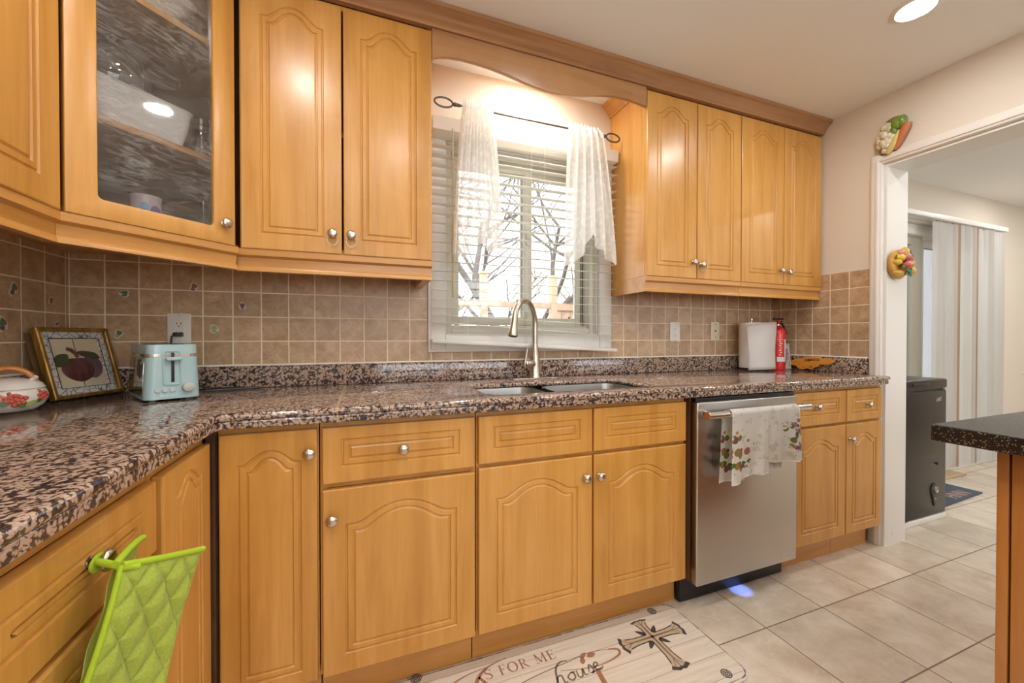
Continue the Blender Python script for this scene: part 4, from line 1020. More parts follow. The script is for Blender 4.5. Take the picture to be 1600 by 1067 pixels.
fp = thing('fruit_plaque', 'round yellow fruit bowl plaque full of coloured fruit hanging inside the doorway jamb', 'plaque', (1.876, JY - .0125, 1.503))
def fpl(name, m, fn): b = MB(); fn(b); o_ = b.build(name, m, fp, 60); o_.data.transform(XZ); return o_
fpl('bowl', simple('amber_glaze', (.55, .30, .06), .3), lambda b: b.lathe([(0, 0), (.060, 0), (.076, .010), (.078, .022), (.066, .034), (0, .030)], 32))
fruit = [('lemon', (.62, .42, .03), (-.030, .030, .040), .024, (1.3, .8, .9)), ('lemon', (.60, .40, .03), (-.046, .006, .036), .022, (1.3, .8, .9)), ('lemon', (.58, .40, .06), (.022, .058, .034), .026, (.9, 1.3, .8)), ('orange', (.60, .26, .03), (.040, .000, .044), .026, (1.1, .9, .9)), ('orange', (.58, .33, .04), (.064, -.036, .040), .023, (1, 1, 1)),
         ('apple', (.52, .05, .03), (-.008, -.010, .054), .020, (1, 1, 1)), ('apple', (.50, .06, .05), (.022, .026, .052), .018, (1, 1, 1)), ('peach', (.58, .22, .14), (.006, .040, .048), .019, (1, 1, 1)), ('plum', (.26, .06, .12), (.010, .010, .052), .015, (1, 1, 1)), ('peach', (.60, .25, .18), (-.014, .060, .034), .020, (1, .9, .8)), ('apple', (.55, .30, .08), (.006, -.004, .058), .016, (1, 1, 1)), ('banana', (.60, .36, .04), (-.030, -.048, .034), .026, (1.6, .6, .7))]
for i, (nm, c, p, r, sc) in enumerate(fruit): fpl(nm, simple('glaze_%s_%d' % (nm, i), c, .25, Coat_Weight=.4), lambda b: b.sphere(p, r, 14, 10, sc))
LFG = simple('leaf_glaze_dark', (.03, .07, .035), .3)
for i, (x, y, z, l, w_, a) in enumerate(((.052, .052, .040, .040, .008, .5), (.060, .044, .042, .040, .007, .0), (.050, .062, .040, .034, .007, 1.1), (-.052, .034, .036, .036, .008, .7), (-.034, -.018, .056, .034, .010, .4), (-.008, -.034, .060, .036, .010, -.6), (.020, -.040, .058, .034, .012, 1.2), (.034, -.052, .050, .036, .010, -1.0), (.002, -.050, .054, .034, .009, .2))):
    fpl('leaf', LFG if i < 4 else simple('leaf_glaze_teal%d' % i, (.07, .17, .10), .3), lambda b: b.prism(leafpoly(x, y, l, w_, a), z, z + .004))

# ------------------------------------------------------------------ green oven mitts on the drawer knob
def quilt():
    m, nt, b = mat('lime_quilt'); b.inputs['Roughness'].default_value = .85
    n = noise_tex(nt, coords(nt, rnd=False), 300, 2); L(nt, ramp(nt, n, [(.3, (.52, .64, .08)), (.7, (.62, .74, .15))]), b.inputs['Base Color']); b.inputs['Sheen Weight'].default_value = .25; return m
QU = quilt(); PIPE = simple('lime_piping', (.36, .52, .02), .8)
om = thing('oven_mitts', 'pair of lime green quilted oven mitts hanging by a loop from the drawer knob', 'oven mitts', (0, 0, 0))
MO = Vector((-1.108, -1.178, .796)); MU = Vector((.060, .113, -.044)).normalized(); hd = Vector((MU.x, MU.y, 0)).normalized()
MV = (Vector((0, 0, -1)) - MU * MU.dot(Vector((0, 0, -1)))).normalized(); MN = MU.cross(MV) * -1
if MN.dot(C0 - MO) < 0: MN = -MN
def quiltf(W_, H_, org, sgn, taper=0):
    def f(u, v):
        x = (u) * W_ * (1 - taper * v); y = v * H_
        p, q = (x + y * .72) / .046, (x - y * .72) / .046
        d = min(abs(math.sin(PI * p)), abs(math.sin(PI * q))); edge = min(u, 1 - u, v) * 12
        h = .0105 * (d ** .5) * min(1, edge) + .004 * math.sin(3 * u + 5 * v)
        return org + MU * x + MV * y + MN * (sgn * h)
    return f
MWd, MHt = .133, .26
MB().grid(quiltf(MWd, MHt, MO, 1, .06), 84, 130, .004).build('front_mitt', QU, om, 180)
org2 = MO - MN * .020 + MU * .010 - MV * .004
MU_save = MU
MU2 = (MU * .80 - MN * .55).normalized()
def backf(u, v):
    x = u * .100; y = v * .25; return MO - MN * .006 + MU2 * x + MV * (y - .020 * math.sin(u * PI * .5)) - MN * (.004 + .003 * math.sin(20 * v))
MB().grid(backf, 20, 40, .006).build('back_mitt', QU, om, 180)
b = MB()
b.tube([quiltf(MWd, MHt, MO, 1, .06)(u / 24, 0) + MN * .001 for u in range(25)], .0048, 8)
b.tube([quiltf(MWd, MHt, MO, 1, .06)(0, v / 24) for v in range(25)], .0038, 8)
b.tube([backf(u / 16, 0) for u in range(17)], .0050, 8)
b.build('piping', PIPE, om, 60)
KX, KY, KZ = XL + LD, -1.135, .788
kp = Vector((KX + .010, KY, KZ))
pts = []
for i in range(17):
    a = PI * 2 * i / 17; pts.append(kp + Vector((.002 + .003 * math.cos(a), .012 * math.cos(a), .0095 * math.sin(a) - .002)))
b = MB(); b.tube(pts, .0045, 8, True, flat=(1, .5)); b.tube([kp + Vector((.004, .004, -.010)), (kp + MO) / 2 + Vector((.008, .004, -.006)), MO + MU * .014 + MV * .010], [.0055, .006, .0065], 8); b.tube([kp + Vector((.004, -.010, .004)), MO + MU * .004 + MV * .004 + MN * .004, MO + MU * .020 + MV * .004 + MN * .005], [.005, .005, .005], 8)
b.build('hanging_loop', PIPE, om, 60)

# ------------------------------------------------------------------ kitchen mat
mm_ = thing('kitchen_mat', 'cream plank print kitchen mat with a cross and brown lettering below the sink', 'mat', (0, 0, .0002))
def plank():
    m, nt, b = mat('plank_print'); tc = N(nt, 'ShaderNodeTexCoord'); sx = N(nt, 'ShaderNodeSeparateXYZ'); L(nt, tc.outputs['Object'], sx.inputs[0])
    n = noise_tex(nt, coords(nt, (3, 60, 1), rnd=False), 1, 5, .65); n2 = noise_tex(nt, coords(nt, (4, 4, 1), rnd=False), 1, 3)
    col = ramp(nt, n, [(.3, (.60, .53, .44)), (.6, (.72, .66, .57))])
    q = math_(nt, 'FRACT', math_(nt, 'DIVIDE', math_(nt, 'ADD', sx.outputs[1], math_(nt, 'ADD', 2.0, math_(nt, 'MULTIPLY', n2, .008))), .082))
    col = mix(nt, col, (.20, .17, .14), math_(nt, 'MULTIPLY', math_(nt, 'LESS_THAN', q, .022), .8))
    L(nt, col, b.inputs['Base Color']); b.inputs['Roughness'].default_value = .7; return m
mx0, mx1, my0, my1 = -.86, .405, -.962, -.572
MB().prism(rrect(mx0, mx1, my0, my1, .045, 8), 0, .010, bev=.003).build('pad', plank(), mm_, 40)
DKB = simple('mat_dark_print', (.06, .045, .04), .7); BRN = simple('mat_brown_print', (.33, .16, .085), .7); TAN = simple('mat_tan_print', (.50, .40, .27), .7); GRYP = simple('mat_grey_print', (.17, .14, .12), .7)
ZT = .0102
def ribbon(b, pts, ws, z=ZT):
    P = [Vector(p) for p in pts]; n = len(P)
    Q = []; W_ = []
    for i in range(n - 1):                    # Catmull-Rom
        p0, p1, p2, p3 = P[max(i - 1, 0)], P[i], P[i + 1], P[min(i + 2, n - 1)]
        for k in range(6):
            t = k / 6; Q.append(.5 * ((2 * p1) + (p2 - p0) * t + (2 * p0 - 5 * p1 + 4 * p2 - p3) * t * t + (3 * p1 - p0 - 3 * p2 + p3) * t ** 3)); W_.append(ws[i] + (ws[i + 1] - ws[i]) * t)
    Q.append(P[-1]); W_.append(ws[-1])
    o = bmesh.new(); prev = None
    for i, p in enumerate(Q):
        t = (Q[min(i + 1, len(Q) - 1)] - Q[max(i - 1, 0)]).normalized(); nn = Vector((-t.y, t.x)) * W_[i] / 2
        a, c = o.verts.new((p.x + nn.x, p.y + nn.y, z)), o.verts.new((p.x - nn.x, p.y - nn.y, z))
        if prev: o.faces.new((prev[0], prev[1], c, a))
        prev = (a, c)
    bmesh.ops.recalc_face_normals(o, faces=o.faces[:])
    for fc in o.faces:
        if fc.normal.z < 0: fc.normal_flip()
    b.absorb(o)
# border line, worn
b = MB(); rng = random.Random(5)
P = rrect(mx0 + .006, mx1 - .006, my0 + .006, my1 - .006, .042, 8)
for i in range(len(P)):
    p, q = Vector(P[i]), Vector(P[(i + 1) % len(P)]); L0 = (q - p).length; n = max(1, int(L0 / .05))
    for k in range(n):
        a_, c_ = p.lerp(q, k / n), p.lerp(q, (k + 1) / n); wdt = rng.uniform(.0015, .007) if p.x > .3 or q.y < -.8 else rng.uniform(.0008, .0018)
        ribbon(b, [a_, c_], [wdt, rng.uniform(.001, .005) if p.x > .3 else .001])
b.build('border_print', GRYP, mm_, 0)
for x, y in ((-.631, -.582), (.300, -.596), (.325, -.925)):
    b = MB()
    for k, r in enumerate((.018, .012, .006)): b.prism(ell(x, y, r, r, 18), ZT - .0002 + k * 0, ZT + .0001, holes=[ell(x, y, r - .0035, r - .0035, 18)])
    for k in range(4): ribbon(b, [(x - .012, y - .009 + .006 * k), (x + .012, y - .009 + .006 * k)], [.0018, .0018])
    b.build('nail_head_print', DKB, mm_, 0)
# letters with serifs, drawn as strokes
def serif_text(b, body, x, y, h, gap):
    G = {'S': (.62, [([(.56, .80), (.36, .98), (.12, .88), (.12, .66), (.46, .44), (.56, .22), (.36, .02), (.08, .16)], [.05, .07, .12, .13, .14, .12, .07, .05]), ([(.56, .72), (.57, .98)], [.04, .04]), ([(.06, .02), (.07, .28)], [.04, .04])]),
         'F': (.60, [([(.16, 0), (.16, 1)], [.15, .15]), ([(.04, .98), (.56, .98)], [.05, .05]), ([(.56, 1), (.57, .76)], [.05, .05]), ([(.16, .52), (.42, .52)], [.05, .05]), ([(.42, .40), (.42, .64)], [.04, .04]), ([(.02, .02), (.32, .02)], [.05, .05])]),
         'O': (.92, [([(.46 + .38 * math.cos(a), .5 + .49 * math.sin(a)) for a in [2 * PI * i / 14 for i in range(15)]], [.05 + .11 * abs(math.cos(2 * PI * i / 14)) for i in range(15)])]),
         'R': (.78, [([(.16, 0), (.16, 1)], [.15, .15]), ([(.04, .98), (.36, .98), (.56, .76), (.38, .52), (.16, .52)], [.05, .05, .14, .05, .05]), ([(.34, .52), (.56, .22), (.78, .0)], [.10, .14, .06]), ([(.02, .02), (.32, .02)], [.05, .05])]),
         'M': (1.08, [([(.16, 0), (.16, 1)], [.05, .05]), ([(.16, 1), (.52, .06)], [.15, .15]), ([(.52, .06), (.90, 1)], [.05, .05]), ([(.90, 1), (.90, 0)], [.15, .15]), ([(.02, .02), (.30, .02)], [.05, .05]), ([(.74, .02), (1.06, .02)], [.05, .05])]),
         'E': (.66, [([(.16, 0), (.16, 1)], [.15, .15]), ([(.04, .98), (.58, .98)], [.05, .05]), ([(.58, 1), (.59, .78)], [.05, .05]), ([(.16, .52), (.46, .52)], [.05, .05]), ([(.46, .40), (.46, .64)], [.04, .04]), ([(.02, .02), (.62, .02)], [.05, .05]), ([(.61, 0), (.63, .24)], [.05, .05])]), ' ': (.34, [])}
    for ch in body:
        wd, st = G[ch]
        for pts_, ws_ in st: ribbon(b, [(x + px * h, y + py * h) for px, py in pts_], [q * h for q in ws_])
        x += (wd + gap) * h
b = MB(); serif_text(b, 'S FOR ME', -.420, -.670, .040, .14)
ribbon(b, [(-.330, -.606), (-.400, -.622), (-.440, -.650), (-.470, -.700), (-.500, -.748), (-.54, -.765)], [.002, .006, .013, .014, .010, .003])          # tall flourished capital
ribbon(b, [(-.400, -.622), (-.47, -.628), (-.530, -.650), (-.548, -.690), (-.515, -.708), (-.485, -.688)], [.003, .004, .007, .011, .008, .003])
ribbon(b, [(-.440, -.650), (-.415, -.70), (-.395, -.748), (-.370, -.765)], [.008, .012, .012, .004])
ribbon(b, [(.020, -.700), (.052, -.712), (.040, -.735), (-.030, -.748), (-.10, -.742), (-.18, -.722)], [.004, .010, .008, .004, .003, .002])
for q in ((-.078, -.693, .034, .008, .5), (-.050, -.700, .036, .010, .1), (-.090, -.712, .030, .009, 1.0)): b.prism(leafpoly(*q), ZT - .0002, ZT + .0001)
ribbon(b, [(-.086, -.765), (-.045, -.758)], [.006, .004]); ribbon(b, [(-.064, -.765), (-.068, -.80), (-.074, -.86), (-.095, -.885)], [.016, .017, .016, .004])
b.build('lettering', BRN, mm_, 0)
b = MB()
# script: my house, with long tail lines
def script(pts, wd=.006): ribbon(b, pts, [wd * .55] + [wd] * (len(pts) - 2) + [wd * .5])
yb = -.768
script([(-.40, -.735), (-.34, -.725), (-.27, -.712), (-.16, -.700), (-.05, -.690), (.020, -.700)], .0035)
script([(-.385, yb), (-.378, yb + .028), (-.366, yb + .030), (-.362, yb), (-.354, yb + .028), (-.342, yb + .030), (-.338, yb), (-.328, yb + .030), (-.315, yb + .028), (-.312, yb + .003), (-.300, yb + .004)])
script([(-.296, yb + .030), (-.292, yb + .006), (-.278, yb + .004), (-.268, yb + .030), (-.276, yb - .012), (-.296, yb - .034), (-.310, yb - .024), (-.27, yb + .002)])
script([(-.140, yb + .075), (-.165, yb + .078), (-.190, yb + .060), (-.206, yb + .02), (-.214, yb - .006)], .007)
script([(-.214, yb - .006), (-.200, yb + .026), (-.186, yb + .028), (-.186, yb + .002), (-.174, yb + .002)])
script([(-.152, yb + .028), (-.168, yb + .016), (-.162, yb + .001), (-.146, yb + .006), (-.144, yb + .024), (-.152, yb + .028), (-.136, yb + .026)])
script([(-.130, yb + .030), (-.134, yb + .006), (-.122, yb + .002), (-.108, yb + .028), (-.110, yb + .004), (-.098, yb + .004)])
script([(-.094, yb + .008), (-.080, yb + .034), (-.074, yb + .014), (-.082, yb + .002), (-.094, yb + .006)])
script([(-.068, yb + .016), (-.050, yb + .026), (-.054, yb + .036), (-.066, yb + .026), (-.064, yb + .008), (-.050, yb + .004), (-.036, yb + .014)])
b.build('script_lettering', GRYP, mm_, 0)
# ornate cross
def cross(cx, cy, L1, L2, Wd, k):
    t = Wd * k
    def arm(dx, dy, ln):
        px, py = -dy, dx; g = 1 if k == 1 else .86; ln *= .97 if k < 1 else 1
        return [(cx + dx * .02 + px * t * .5, cy + dy * .02 + py * t * .5), (cx + dx * ln * .55 + px * t * .55, cy + dy * ln * .55 + py * t * .55), (cx + dx * ln * .82 + px * t * .75, cy + dy * ln * .82 + py * t * .75), (cx + dx * ln * .92 + px * t * 1.15, cy + dy * ln * .92 + py * t * 1.15), (cx + dx * ln + px * t * .35, cy + dy * ln + py * t * .35), (cx + dx * ln * .975, cy + dy * ln * .975),
                (cx + dx * ln - px * t * .35, cy + dy * ln - py * t * .35), (cx + dx * ln * .92 - px * t * 1.15, cy + dy * ln * .92 - py * t * 1.15), (cx + dx * ln * .82 - px * t * .75, cy + dy * ln * .82 - py * t * .75), (cx + dx * ln * .55 - px * t * .55, cy + dy * ln * .55 - py * t * .55), (cx + dx * .02 - px * t * .5, cy + dy * .02 - py * t * .5)]
    P_ = []
    for dx, dy, ln in ((0, 1, L1 * .37), (1, 0, L2 / 2), (0, -1, L1 * .63), (-1, 0, L2 / 2)): P_ += arm(dx, dy, ln)[::1]
    return P_
ccx, ccy = .208, -.708
b = MB(); b.prism(cross(ccx, ccy, .245, .275, .034, 1), ZT - .0003, ZT)
for a in (45, 135, 225, 315): b.prism(leafpoly(ccx + .034 * math.cos(R(a)), ccy + .034 * math.sin(R(a)), .060, .009, R(a)), ZT - .0003, ZT)
b.build('cross_outline', DKB, mm_, 0)
MB().prism(cross(ccx, ccy, .232, .262, .034, .72), ZT, ZT + .0003).build('cross_fill', TAN, mm_, 0)
b = MB()
for dx, dy, ln in ((0, 1, .085), (-1, 0, .125), (0, -1, .145), (1, 0, .125)):
    ribbon(b, [(ccx, ccy), (ccx + dx * ln, ccy + dy * ln)], [.010, .0025], ZT + .0006)
    for s_ in (-1, 1): ribbon(b, [(ccx + dx * ln * .7, ccy + dy * ln * .7), (ccx + dx * ln * .93 - dy * s_ * .016, ccy + dy * ln * .93 + dx * s_ * .016)], [.002, .003], ZT + .0006)
b.build('cross_shading', simple('mat_cross_brown', (.20, .13, .09), .7), mm_, 0)


# ------------------------------------------------------------------ dishes behind the glass door
def inw(lx, ly, z): return Vector((-1.462 + (lx - ly) * q45, -.612 + (lx + ly) * q45, z))
q45 = math.sqrt(.5)
CH = simple('white_china', (.80, .78, .75), .18)
def dish(name, label, cat, lx, ly, z, fn, m, rot=45, group=None, smooth=50):
    b = MB(); fn(b); o = b.build(name, m, None, smooth); o.location = inw(lx, ly, z); o.rotation_euler = (0, 0, R(rot)); return tag(o, label, cat, group)
def casserole():
    o = bmesh.new(); rings = []
    for k, z in ((.80, .002), (.84, 0), (.95, .060), (1, .112), (1.04, .118), (1.0, .121), (.97, .112), (.92, .062), (.82, .008)):
        rings.append([o.verts.new((x, y, z)) for x, y in rrect(-.148 * k, .148 * k, -.085 * k, .085 * k, .028 * k, 6)])
    for A, B in zip(rings, rings[1:]):
        for i in range(len(A)): o.faces.new((A[i], A[(i + 1) % len(A)], B[(i + 1) % len(B)], B[i]))
    o.faces.new(rings[0][::-1]); o.faces.new(rings[-1]); bmesh.ops.recalc_face_normals(o, faces=o.faces[:]); return o
dish('serving_bowl', 'white bowl with wavy scalloped rim on the top shelf of the glass cabinet', 'bowl', .215, .185, 2.0645,
     lambda b: b.lathe([(0, 0), (.06, 0), (.065, .004), (.10, .040), (.145, .100), (.150, .104), (.146, .106), (.100, .048), (.06, .010), (0, .008)], 72, None, lambda a, r, z: 1 + .05 * math.cos(8 * a) * (z / .1) ** 2), CH)
dish('casserole', 'white oblong casserole dish on the middle shelf of the glass cabinet', 'dish', .160, .135, 1.6945,
     lambda b: b.absorb(casserole()), CH)
dish('glass_dome', 'clear glass dome lid resting on the white casserole behind the glass door', 'lid', .150, .140, 1.8160,
     lambda b: b.lathe([(.088, 0), (.090, .002), (.086, .055), (.064, .105), (.030, .132), (.008, .138), (.008, .150), (.014, .158), (.008, .166), (0, .167)], 40), GLASSW)
def jar(b): b.lathe([(0, .002), (.030, .002), (.034, 0), (.035, .02), (.030, .055), (.020, .080), (.026, .120), (.034, .135), (.035, .138), (.030, .136), (.018, .084), (.026, .05), (.030, .010), (0, .008)], 28)
g = dish('glass_pitcher', 'small clear glass pitcher at the right of the middle shelf in the glass cabinet', 'pitcher', .362, .120, 1.6945, jar, GLASSW)
MB().sphere((0, 0, .034), .020, 12, 8, (1, 1, .9)).build('yellow_filling', simple('yellow_filling', (.55, .40, .08), .4), g)
dish('platter', 'white rectangular platter lying on the floor of the glass cabinet at the left', 'platter', .088, .100, 1.4365,
     lambda b: b.prism(rrect(-.070, .062, -.050, .050, .012, 4), 0, .034, None, .004), CH)
mg = dish('mug', 'white mug with purple and blue decoration at the bottom of the glass cabinet', 'mug', .204, .100, 1.4365,
     lambda b: (b.lathe([(0, .003), (.028, .003), (.030, 0), (.034, .010), (.036, .090), (.037, .093), (.034, .092), (.031, .012), (0, .008)], 32), b.tube([(0, .034, .075), (0, .056, .072), (0, .062, .050), (0, .054, .028), (0, .034, .022)], .0045, 8)), simple('mug_china', (.62, .52, .52), .2))
for nm, c, a, z, r in (('purple_motif', (.14, .04, .30), -78, .050, .014), ('blue_motif', (.12, .35, .62), -118, .058, .011), ('green_motif', (.15, .42, .06), -100, .040, .008), ('purple_motif', (.10, .04, .14), -92, .036, .010), ('blue_motif', (.16, .36, .60), -55, .034, .010)):
    mm2 = bpy.data.materials.get(nm) or simple(nm, c, .3)
    MB().sphere((.0362 * math.cos(R(a)), .0362 * math.sin(R(a)), z), r, 10, 8, (1, .14, 1), RZ(a + 90)).build(nm, mm2, mg)
PLATEG = simple('amber_plate', (.20, .10, .045), .12, 0, Coat_Weight=.5)
for k in range(4):
    dish('dessert_plate', ('lowest', 'second lowest', 'second highest', 'topmost')[k] + ' brown rimmed dessert plate of the stack at the bottom of the glass cabinet', 'plate', .290, .130, 1.4365 + .0220 * k,
         lambda b: b.lathe([(0, 0), (.030, 0), (.042, .010), (.054, .019), (.055, .0215), (.042, .0135), (.029, .004), (0, .004)], 36), PLATEG if k % 2 else GLASSW, 45, 'stacked dessert plates in the glass cabinet')
dish('glass_bottle', 'clear glass bottle with thin neck at the bottom of the glass cabinet', 'bottle', .335, .060, 1.4365, lambda b: b.lathe([(0, 0), (.020, 0), (.022, .004), (.022, .045), (.008, .065), (.006, .125), (.008, .128), (.004, .128), (.004, .07), (.019, .043), (.019, .006), (0, .006)], 24), GLASSW)
dish('tall_glass', 'tall clear drinking glass nearest the door knob in the glass cabinet', 'glass', .386, .088, 1.4365, lambda b: b.lathe([(0, .006), (.020, .006), (.020, .003), (.022, 0), (.024, .004), (.027, .150), (.0255, .150), (.0225, .010), (0, .010)], 28), GLASSW)

# ------------------------------------------------------------------ next room
fz = thing('chest_freezer', 'black chest freezer on a white plinth seen through the doorway', 'freezer', (2.325, -.300, 0))
def fzm():
    m, nt, b = mat('freezer_black'); n = noise_tex(nt, coords(nt, (30, 30, 2), rnd=False), 1, 4)
    L(nt, ramp(nt, n, [(.3, (.009, .006, .005)), (.7, (.017, .011, .009))]), b.inputs['Base Color']); b.inputs['Roughness'].default_value = .30; b.inputs['Specular IOR Level'].default_value = .45; return m
FZ = fzm(); hw, hd2 = .268, .245
MB().box(-hw - .004, hw + .004, -hd2 - .002, hd2, 0, .034, .004).build('plinth', SCUFF, fz)
MB().box(-hw, hw, -hd2, hd2, .035, .795, .010, 3).build('body', FZ, fz)
MB().box(-hw + .006, hw - .006, -hd2 + .006, hd2 - .006, .795, .806).build('gasket', BLACK, fz)
MB().box(-hw - .001, hw + .001, -hd2 - .003, hd2, .806, .862, .010, 3).build('lid', FZ, fz)
MB().box(-.105, .065, -hd2 - .008, -hd2 - .002, .826, .844, .003).build('handle', BLACK, fz)
MB().box(hw - .035, hw + .006, -hd2 - .006, -hd2 + .01, .799, .806, .001).build('hinge_clip', simple('clip_white', (.6, .58, .55), .4), fz)
MB().absorb(text_mesh('ARC', .030, .0004, .35, bold=.001), T(.180, -hd2 - .0006, .728) @ RY(-6) @ RX(90)).build('lettering', simple('badge_silver', (.55, .48, .45), .35, .6), fz, 0)
P = [(.036 * math.sin(a) * (1 if math.cos(a) > -.2 else 1), .034 * math.cos(a)) for a in [R(x) for x in range(-110, 111, 10)]] + [(.004, -.088), (-.004, -.088)]
cpn = MB().prism(P, 0, .004, T(.140, -hd2, .190) @ XZ @ Matrix.Scale(1.12, 4), .001).build('control_panel', simple('panel_grey', (.05, .045, .042), .3, .4), fz)
MB().lathe([(0, 0), (.019, 0), (.018, .008), (.013, .009), (.012, .006), (0, .006)], 24, T(.140, -hd2 - .004, .192) @ RX(90)).build('dial', simple('dial_silver', (.40, .37, .35), .3, .7), fz)
MB().lathe([(0, 0), (.007, 0), (.006, .003), (0, .003)], 14, T(.141, -hd2 - .004, .136) @ RX(90)).build('lamp', simple('lamp_grey', (.3, .28, .27), .3), fz)
MB().lathe([(0, 0), (.008, 0), (.007, .006), (0, .007)], 14, T(.165, -hd2, .347) @ RX(90)).build('lock', BLACK, fz)
MB().lathe([(0, 0), (.019, 0), (.018, .010), (.014, .013), (0, .012)], 20, T(-.175, -hd2, .062) @ RX(90)).build('drain_plug', BLACK, fz)

dm = thing('doormat', 'dark blue doormat with tan letters half hidden behind the freezer', 'mat', (3.02, -.325, .0002), R(3))
MB().prism(rrect(-.34, .34, -.125, .125, .006, 3), 0, .008, None, .002).build('pad', paint('navy_mat', (.055, .075, .105), .9, .5), dm)
b = MB(); b.absorb(text_mesh('HNN', .105, .0003, bold=.003), T(.115, -.100, .0085)); b.absorb(text_mesh('O', .10, .0003, bold=.002), T(.04, .012, .0085)); b.build('lettering', simple('mat_tan', (.33, .22, .17), .8), dm, 0)
tag(MB().box(2.75, 3.80, -.190, -.085, .0002, .012, .004).build('threshold_strip', wood('pale_strip', (.48, .34, .17), (.40, .27, .12), (.55, .42, .24), along='x')), 'yellowish wooden threshold strip on the floor along the sliding door', 'threshold')

dr = struct(bpy.data.objects.new('door_1', None)); COL.objects.link(dr)
b = MB(); e = .002
b.box(D0 + e, D0 + .05, .02, .15, 0, DZ - e).box(D1 - .05, D1 - e, .02, .15, 0, DZ - e).box(D0 + .05, D1 - .05, .02, .15, 1.975, DZ - e, .003).box(D0 + .05, D1 - .05, .02, .15, 0.001, .03)
b.build('door_frame', WHITE, dr)
def panel(name, x0, x1, xs, y, m):
    b = MB(); b.box(x0, x0 + .07, y, y + .035, .03, 1.974, .003).box(x1 - xs, x1, y, y + .035, .03, 1.974, .003).box(x0 + .07, x1 - xs, y, y + .035, .03, .12, .003).box(x0 + .07, x1 - xs, y, y + .035, 1.905, 1.974, .003)
    b.build(name, m, dr); MB().box(x0 + .06, x1 - xs + .01, y + .015, y + .019, .11, 1.91).build('glass_pane', PANE, dr, 0)
panel('door_panel', D0 + .05, 3.725, .165, .065, VINYL)
panel('door_panel', 3.770, D1 - .05, .07, .105, WHITE)
b = MB(); b.box(D0 - .06, D0 - .001, -.018, -.0005, 0, DZ + .05, .004).box(D1 + .001, D1 + .06, -.018, -.0005, 0, DZ + .05, .004).box(D0 - .001, D1 + .001, -.018, -.0005, DZ + .001, DZ + .05, .004)
struct(b.build('trim_7', WHITE))
tag(MB().box(3.45, 4.66, -.080, -.019, .0003, .026, .004).build('door_sill', WHITE), 'white raised sill on the floor below the vertical blinds', 'sill')
vb = thing('vertical_blind', 'vertical blind of white and tan vanes drawn to the right of the sliding door', 'blind', (0, 0, 0))
MB().box(2.30, 4.665, -.118, -.040, 2.066, 2.106, .003).build('headrail', WHITE, vb)
def vane_mat(name, c):
    m, nt, b = mat(name); b.inputs['Base Color'].default_value = (*c, 1); b.inputs['Roughness'].default_value = .55
    tl = N(nt, 'ShaderNodeBsdfTranslucent'); tl.inputs[0].default_value = (*c, 1); mx = N(nt, 'ShaderNodeMixShader'); mx.inputs[0].default_value = .4
    L(nt, b.outputs[0], mx.inputs[1]); L(nt, tl.outputs[0], mx.inputs[2]); L(nt, mx.outputs[0], nt.nodes['Material Output'].inputs[0]); return m
VW = vane_mat('vane_white', (.84, .83, .81)); VT = vane_mat('vane_tan', (.62, .48, .36))
nv = 22; rng = random.Random(11); tans = {6, 12}
for i in range(nv):
    x = 3.580 + (4.59 - 3.580) * i / (nv - 1); a = R(-8 if i < 5 else rng.choice((-62, -48, -20, -30)))
    if i in tans: a = R(-10)
    hwv = .045; yv = -.082 - (.004 if i % 2 else 0) - (.010 if i in tans else 0)
    def vane(u, v, x=x, a=a, yv=yv):
        s_ = (u - .5) * 2 * hwv; bow = .006 * (1 - (2 * u - 1) ** 2)
        return (x + s_ * math.cos(a) - bow * math.sin(a), yv + s_ * math.sin(a) * .75 - bow, .030 + 2.030 * v)
    MB().grid(vane, 5, 1, .0012).build('vane', VT if i in tans else VW, vb, 60)
for i in range(nv): x = 3.580 + 1.01 * i / (nv - 1); MB().box(x - .004, x + .004, -.086, -.078, 2.058, 2.068).build('hanger_clip', BLACK, vb)

# peninsula
pn = thing('peninsula', 'wooden peninsula end with black speckled counter cut off by the right photo edge', 'counter', (.433, -1.372, 0))
def speck():
    m, nt, b = mat('black_speckled_quartz'); v = coords(nt, rnd=False); vo = N(nt, 'ShaderNodeTexVoronoi', feature='F1'); vo.inputs['Scale'].default_value = 330; L(nt, v, vo.inputs['Vector'])
    wn = N_sep(nt, vo.outputs['Color']); k = math_(nt, 'MULTIPLY', math_(nt, 'LESS_THAN', vo.outputs['Distance'], .36), math_(nt, 'GREATER_THAN', wn, .70))
    L(nt, mix(nt, (.014, .010, .009), ramp(nt, wn, [(.7, (.12, .07, .035)), (1, (.40, .32, .24))]), k), b.inputs['Base Color']); b.inputs['Roughness'].default_value = .30; b.inputs['Specular IOR Level'].default_value = .35; return m
MB().prism(rrect(0, 1.30, -.66, 0, .008, 4), .877, CT, None, .003).build('worktop', speck(), pn)
MB().box(.0745, .0930, -.098, -.080, .002, .876, .002).build('corner_post', ISLANDW, pn)
MB().box(.0755, .0930, -.600, -.1015, .002, .876, .0015).build('end_panel', ISLANDW, pn)
MB().box(.0935, 1.25, -.600, -.082, .0, .876).build('body', ISLANDW, pn)
pl = thing('potted_plant', 'small potted plant on the black counter with one thin leaf tip reaching into the photo', 'plant', (.985, -1.640, CT + .0004))
MB().lathe([(0, 0), (.045, 0), (.050, .004), (.062, .095), (.066, .098), (.064, .102), (.056, .098), (.048, .02), (0, .02)], 28).build('flowerpot', simple('pot_clay', (.40, .18, .09), .6), pl)
MB().lathe([(0, .088), (.056, .088), (0, .092)], 20).build('soil', simple('soil', (.03, .02, .015), .9), pl)
tip = Vector((.770, -1.405, 1.020)) - Vector(pl.location)
